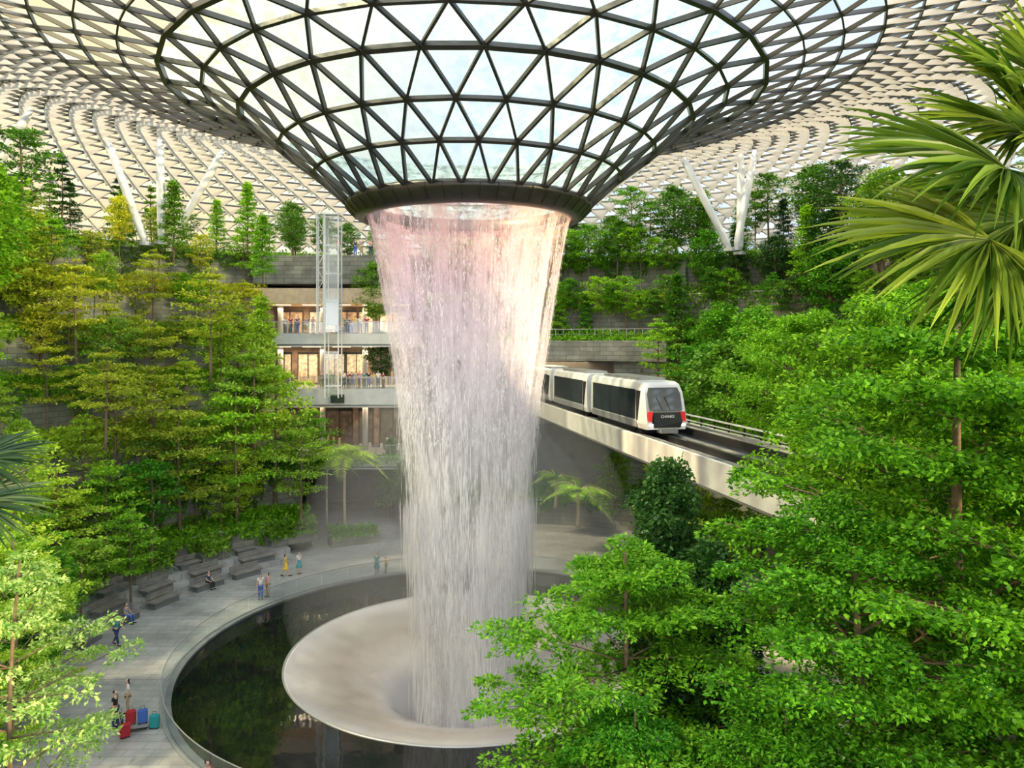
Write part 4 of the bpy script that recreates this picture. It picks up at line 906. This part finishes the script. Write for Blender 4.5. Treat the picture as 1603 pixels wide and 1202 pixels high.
def person(kind, top, bottom, loc, rz, label, s=1.0, dress=False, longhair=False, group='visitors', z_fix=0):
    J, bmesh_ = body(kind)
    e = empty('person', label, 'person', loc, rz, s, group=group)
    put('body', bmesh_, e)
    k1 = (kind, top, 'top', dress)
    if k1 not in PCACHE:
        keys = ['pel', 'spi', 'che', 'shl', 'shr', 'ell', 'elr']; JJ = dict(J)
        for n in 'lr':
            a = Vector(J['sh'+n]); b = Vector(J['el'+n]); JJ['el'+n] = tuple(a+(b-a)*0.6)
        V, E_ = chain(JJ, keys, [('pel', 'spi'), ('spi', 'che'), ('che', 'shl'), ('che', 'shr'), ('shl', 'ell'), ('shr', 'elr')], 0.018)
        PCACHE[k1] = skin_mesh('shirt', V, E_, M['cloth_'+top])
    put('shirt', PCACHE[k1], e)
    if dress:
        k2 = (kind, bottom, 'dress')
        if k2 not in PCACHE:
            mb = MB(); nn = 18; rows = [(1.08, .135, .11), (.98, .16, .13), (.8, .20, .17), (.6, .235, .21), (.5, .25, .22), (.5, .235, .205), (.98, .13, .1)]
            V = []
            for z_, a_, b_ in rows: V += [(a_*math.cos(2*math.pi*i/nn), b_*math.sin(2*math.pi*i/nn), z_) for i in range(nn)]
            mb.add(V, [[j*nn+i, j*nn+(i+1) % nn, (j+1)*nn+(i+1) % nn, (j+1)*nn+i] for j in range(len(rows)-1) for i in range(nn)])
            PCACHE[k2] = mb.mesh('skirt', M['cloth_'+bottom], True)
        put('skirt', PCACHE[k2], e)
    else:
        k2 = (kind, bottom, 'trousers')
        if k2 not in PCACHE:
            keys = ['pel', 'hil', 'hir', 'knl', 'knr', 'anl', 'anr']
            V, E_ = chain(J, keys, [('pel', 'hil'), ('pel', 'hir'), ('hil', 'knl'), ('hir', 'knr'), ('knl', 'anl'), ('knr', 'anr')], 0.02)
            PCACHE[k2] = skin_mesh('trousers', V, E_, M['cloth_'+bottom])
        put('trousers', PCACHE[k2], e)
    k3 = (kind, 'hair', longhair)
    if k3 not in PCACHE:
        hm = Vector(J['hm']); V = [((hm.x, hm.y+.035, hm.z+.065), (.095, .09)), ((hm.x, hm.y+.055, hm.z+.01), (.09, .07)), ((hm.x, hm.y+.06, hm.z-.05), (.07, .045))]; E_ = [(0, 1), (1, 2)]
        if longhair: V += [((hm.x, hm.y+.09, hm.z-.20), (.08, .035))]; E_ += [(2, 3)]
        PCACHE[k3] = skin_mesh('hair', V, E_, M['hair'])
    put('hair', PCACHE[k3], e)
    k4 = (kind, 'shoes')
    if k4 not in PCACHE:
        mb = MB()
        for n in 'lr':
            a = Vector(J['an'+n]); t = Vector(J['to'+n]); h = a+Vector((0, .03, -.05)); mb.tube([h+(h-t).normalized()*.03, h, (h+t)/2, t+(t-h).normalized()*.04], [.03, .048, .05, .03], 8)
        PCACHE[k4] = mb.mesh('shoes', M['cloth_black'], True)
    put('shoes', PCACHE[k4], e)
    return e
def gx(u, v): y = 20178/(v-538); return (X(u, y), y, 0.0)
person('stand', 'white', 'blue', gx(408, 938), 0.4, 'person in white shirt and blue trousers standing at the railing')
person('stand', 'pink', 'khaki', gx(419, 934), -0.8, 'person in pink top and khaki trousers standing by the pool', .97, longhair=True)
person('walk', 'yellow', 'yellow', gx(447, 902), 1.9, 'woman in yellow dress walking on the plaza', .98, True, True)
person('stand', 'white', 'teal', gx(468, 898), 0.9, 'woman in white top and teal skirt on the plaza', .97, True, True)
person('stand', 'teal', 'teal', gx(590, 899), -0.4, 'woman in teal dress standing behind the pool', .98, True, True)
person('stand', 'yellow', 'khaki', gx(604, 897), 2.2, 'child in yellow shirt standing behind the pool', .72)
person('stand', 'grey', 'navy', gx(712, 868), 0, 'person in grey shirt standing behind the waterfall')
person('stand', 'white', 'black', gx(690, 868), 0, 'person in white shirt standing behind the waterfall')
person('walk', 'teal', 'navy', gx(182, 1010), 1.2, 'person in teal shirt walking on the plaza')
person('sit', 'navy', 'black', polar(21.65, 150.5, 0.0), math.radians(62), 'person in dark clothes sitting on the curved bench')
person('sit', 'grey', 'blue', polar(21.65, 169, 0.0), math.radians(80), 'person in grey shirt sitting on the curved bench')
person('stand', 'white', 'khaki', gx(200, 1118), -1.0, 'woman in white top beside the luggage trolley', .97, longhair=True)
person('stand', 'red', 'black', gx(324, 1262), 1.0, 'person in dark red shirt walking past the pool rail')
person('stand', 'black', 'navy', gx(180, 1140), 1.6, 'person in black shirt pushing the luggage trolley')
tops = ['white', 'red', 'navy', 'grey', 'pink', 'teal', 'black', 'yellow']
def gal(u, y, z, i):
    t = tops[i % 8]; b = ['navy', 'black', 'blue', 'khaki'][i % 4]
    person('rail' if i % 3 else 'stand', t, b, (X(u, y), y, z), random.uniform(-0.5, 0.5), 'person in %s shirt standing at the balcony railing' % t, random.uniform(.92, 1.02), group='balcony visitors')
for i, u in enumerate((446, 455, 466, 480, 490, 541, 549, 556, 564, 574)): gal(u, 72.3, 18.1, i)
for i, u in enumerate((503, 509, 515, 522, 531, 538, 545, 551, 557, 563, 570, 577, 585, 592, 600)): gal(u, 72.9, 12.8, i+3)
for i, u in enumerate((530, 556, 566, 580)): gal(u, 75, 25.9, i+1)
# luggage trolley
tx, ty, _ = gx(212, 1142)
tr = empty('luggage_trolley', 'steel airport luggage trolley on the plaza', 'trolley', (tx, ty, 0), 0.3)
mb = MB(); mb.box((0, 0, .22), (1.1, .65, .04)); mb.obj('platform', M['steel_grey'], tr)
mb = MB(); mb.tube([(-.52, -.3, .22), (-.62, -.3, 1.0), (-.62, .3, 1.0), (-.52, .3, .22)], .022, 8); mb.tube([(-.56, -.3, .55), (-.56, .3, .55)], .015, 6); mb.obj('handle', M['steel_grey'], tr)
for wx, wy in ((-.42, -.27), (-.42, .27), (.42, 0)):
    mb = MB(); mb.tube([(wx, wy-.03, .1), (wx, wy+.03, .1)], .1, 14); mb.obj('wheel', M['rubber'], tr, smooth=True)
def suitcase(lx, ly, lz, col, rz, cn):
    e = empty('suitcase', cn+' hard shell suitcase stacked by the luggage trolley', 'suitcase', (tx+lx, ty+ly, lz), rz, 0.85, group='stacked suitcases')
    me = bpy.data.meshes.new('shell'); bm = bmesh.new(); bmesh.ops.create_cube(bm, size=1); bmesh.ops.scale(bm, vec=(.48, .28, .68), verts=bm.verts); bmesh.ops.translate(bm, vec=(0, 0, .4), verts=bm.verts)
    bmesh.ops.bevel(bm, geom=bm.edges[:], offset=.05, segments=3, affect='EDGES'); bm.to_mesh(me); bm.free(); me.materials.append(M[col]); put('shell', me, e)
    mb = MB(); mb.tube([(-.1, 0, .73), (-.1, 0, .9), (.1, 0, .9), (.1, 0, .73)], .012, 6); mb.obj('handle', M['black'], e)
    for a_ in (-.18, .18):
        mb = MB(); mb.tube([(a_, -.09, .035), (a_, .09, .035)], .035, 10); mb.obj('wheel', M['rubber'], e)
suitcase(-.2, 0, .24, 'cloth_red', .3, 'red'); suitcase(.28, .08, .24, 'cloth_blue', .4, 'blue'); suitcase(.8, .1, 0, 'cloth_teal', 0, 'teal'); suitcase(-.1, -.7, 0, 'cloth_red', .7, 'red'); suitcase(-.9, .2, 0, 'cloth_navy', .1, 'navy')

# ------------------------------------------------------------------ light
w = bpy.data.worlds.new('World'); SC.world = w; w.use_nodes = True; nt = w.node_tree; nt.nodes.clear()
out = nt.nodes.new('ShaderNodeOutputWorld'); bg = nt.nodes.new('ShaderNodeBackground')
tc = nt.nodes.new('ShaderNodeTexCoord'); sp = nt.nodes.new('ShaderNodeSeparateXYZ'); L(nt, tc.outputs['Generated'], sp.inputs[0])
r = ramp(nt, [(0.0, (0.76, 0.82, 0.92)), (0.25, (0.64, 0.77, 0.94)), (0.8, (0.44, 0.64, 0.94))]); L(nt, sp.outputs[2], r.inputs[0])
nz = N(nt, 'ShaderNodeTexNoise', Scale=3.0, Detail=6.0); L(nt, tc.outputs['Generated'], nz.inputs['Vector'])
rc = ramp(nt, [(0.42, (0, 0, 0)), (0.66, (1, 1, 1))]); L(nt, nz.outputs['Fac'], rc.inputs[0])
mx = N(nt, 'ShaderNodeMix', data_type='RGBA'); L(nt, rc.outputs[0], mx.inputs[0]); L(nt, r.outputs[0], mx.inputs[6]); mx.inputs[7].default_value = (0.92, 0.95, 1, 1)
# sunset glow on the west (-x) side of the sky
ng = N(nt, 'ShaderNodeMapRange'); ng.inputs['From Min'].default_value = 0.0; ng.inputs['From Max'].default_value = -0.38; ng.inputs['To Min'].default_value = 0; ng.inputs['To Max'].default_value = 1; L(nt, sp.outputs[0], ng.inputs[0])
mg = N(nt, 'ShaderNodeMix', data_type='RGBA'); L(nt, ng.outputs[0], mg.inputs[0]); L(nt, mx.outputs[2], mg.inputs[6]); mg.inputs[7].default_value = (1.05, 0.80, 0.40, 1)
L(nt, mg.outputs[2], bg.inputs[0]); bg.inputs[1].default_value = 0.95; L(nt, bg.outputs[0], out.inputs[0])
def sun(name, e, col, ang, d):
    sl = bpy.data.lights.new(name, 'SUN'); sl.energy = e; sl.color = col; sl.angle = math.radians(ang)
    so = bpy.data.objects.new(name, sl); COL.objects.link(so); so.rotation_euler = Vector(d).to_track_quat('Z', 'Y').to_euler()
sun('sun', 9.0, (1, 0.80, 0.46), 3, (-0.62, -0.10, 0.80))
sun('golden_fill_sun', 7.5, (1, 0.76, 0.36), 4, (0.93, -0.42, 0.28))  # added second sun from the right, warms left trees and roof
sun('soft_fill_sun', 4.2, (0.94, 0.97, 1.0), 100, (0.15, -0.80, 0.80))  # added broad fill from behind the camera, brightens the interior
l = bpy.data.lights.new('waterfall_pink_lamp', 'POINT'); l.energy = 220; l.color = (1, 0.45, 0.55); l.shadow_soft_size = 1.5
o = bpy.data.objects.new('waterfall_pink_lamp', l); COL.objects.link(o); o.location = (CX, CY, 22.8)

cam = bpy.data.cameras.new('camera'); cam.sensor_width = 36; cam.lens = 36*F/1603; cam.shift_y = -(601-538)/1603; cam.clip_end = 500
co = bpy.data.objects.new('camera', cam); COL.objects.link(co); co.location = (0, 0, CAMZ); co.rotation_euler = (math.radians(90), 0, 0)
SC.camera = co
SC.view_settings.view_transform = 'Standard'
SC.view_settings.look = 'None'
SC.view_settings.exposure = 0.5
SC.cycles.transparent_max_bounces = 24
print('trees', cnt)
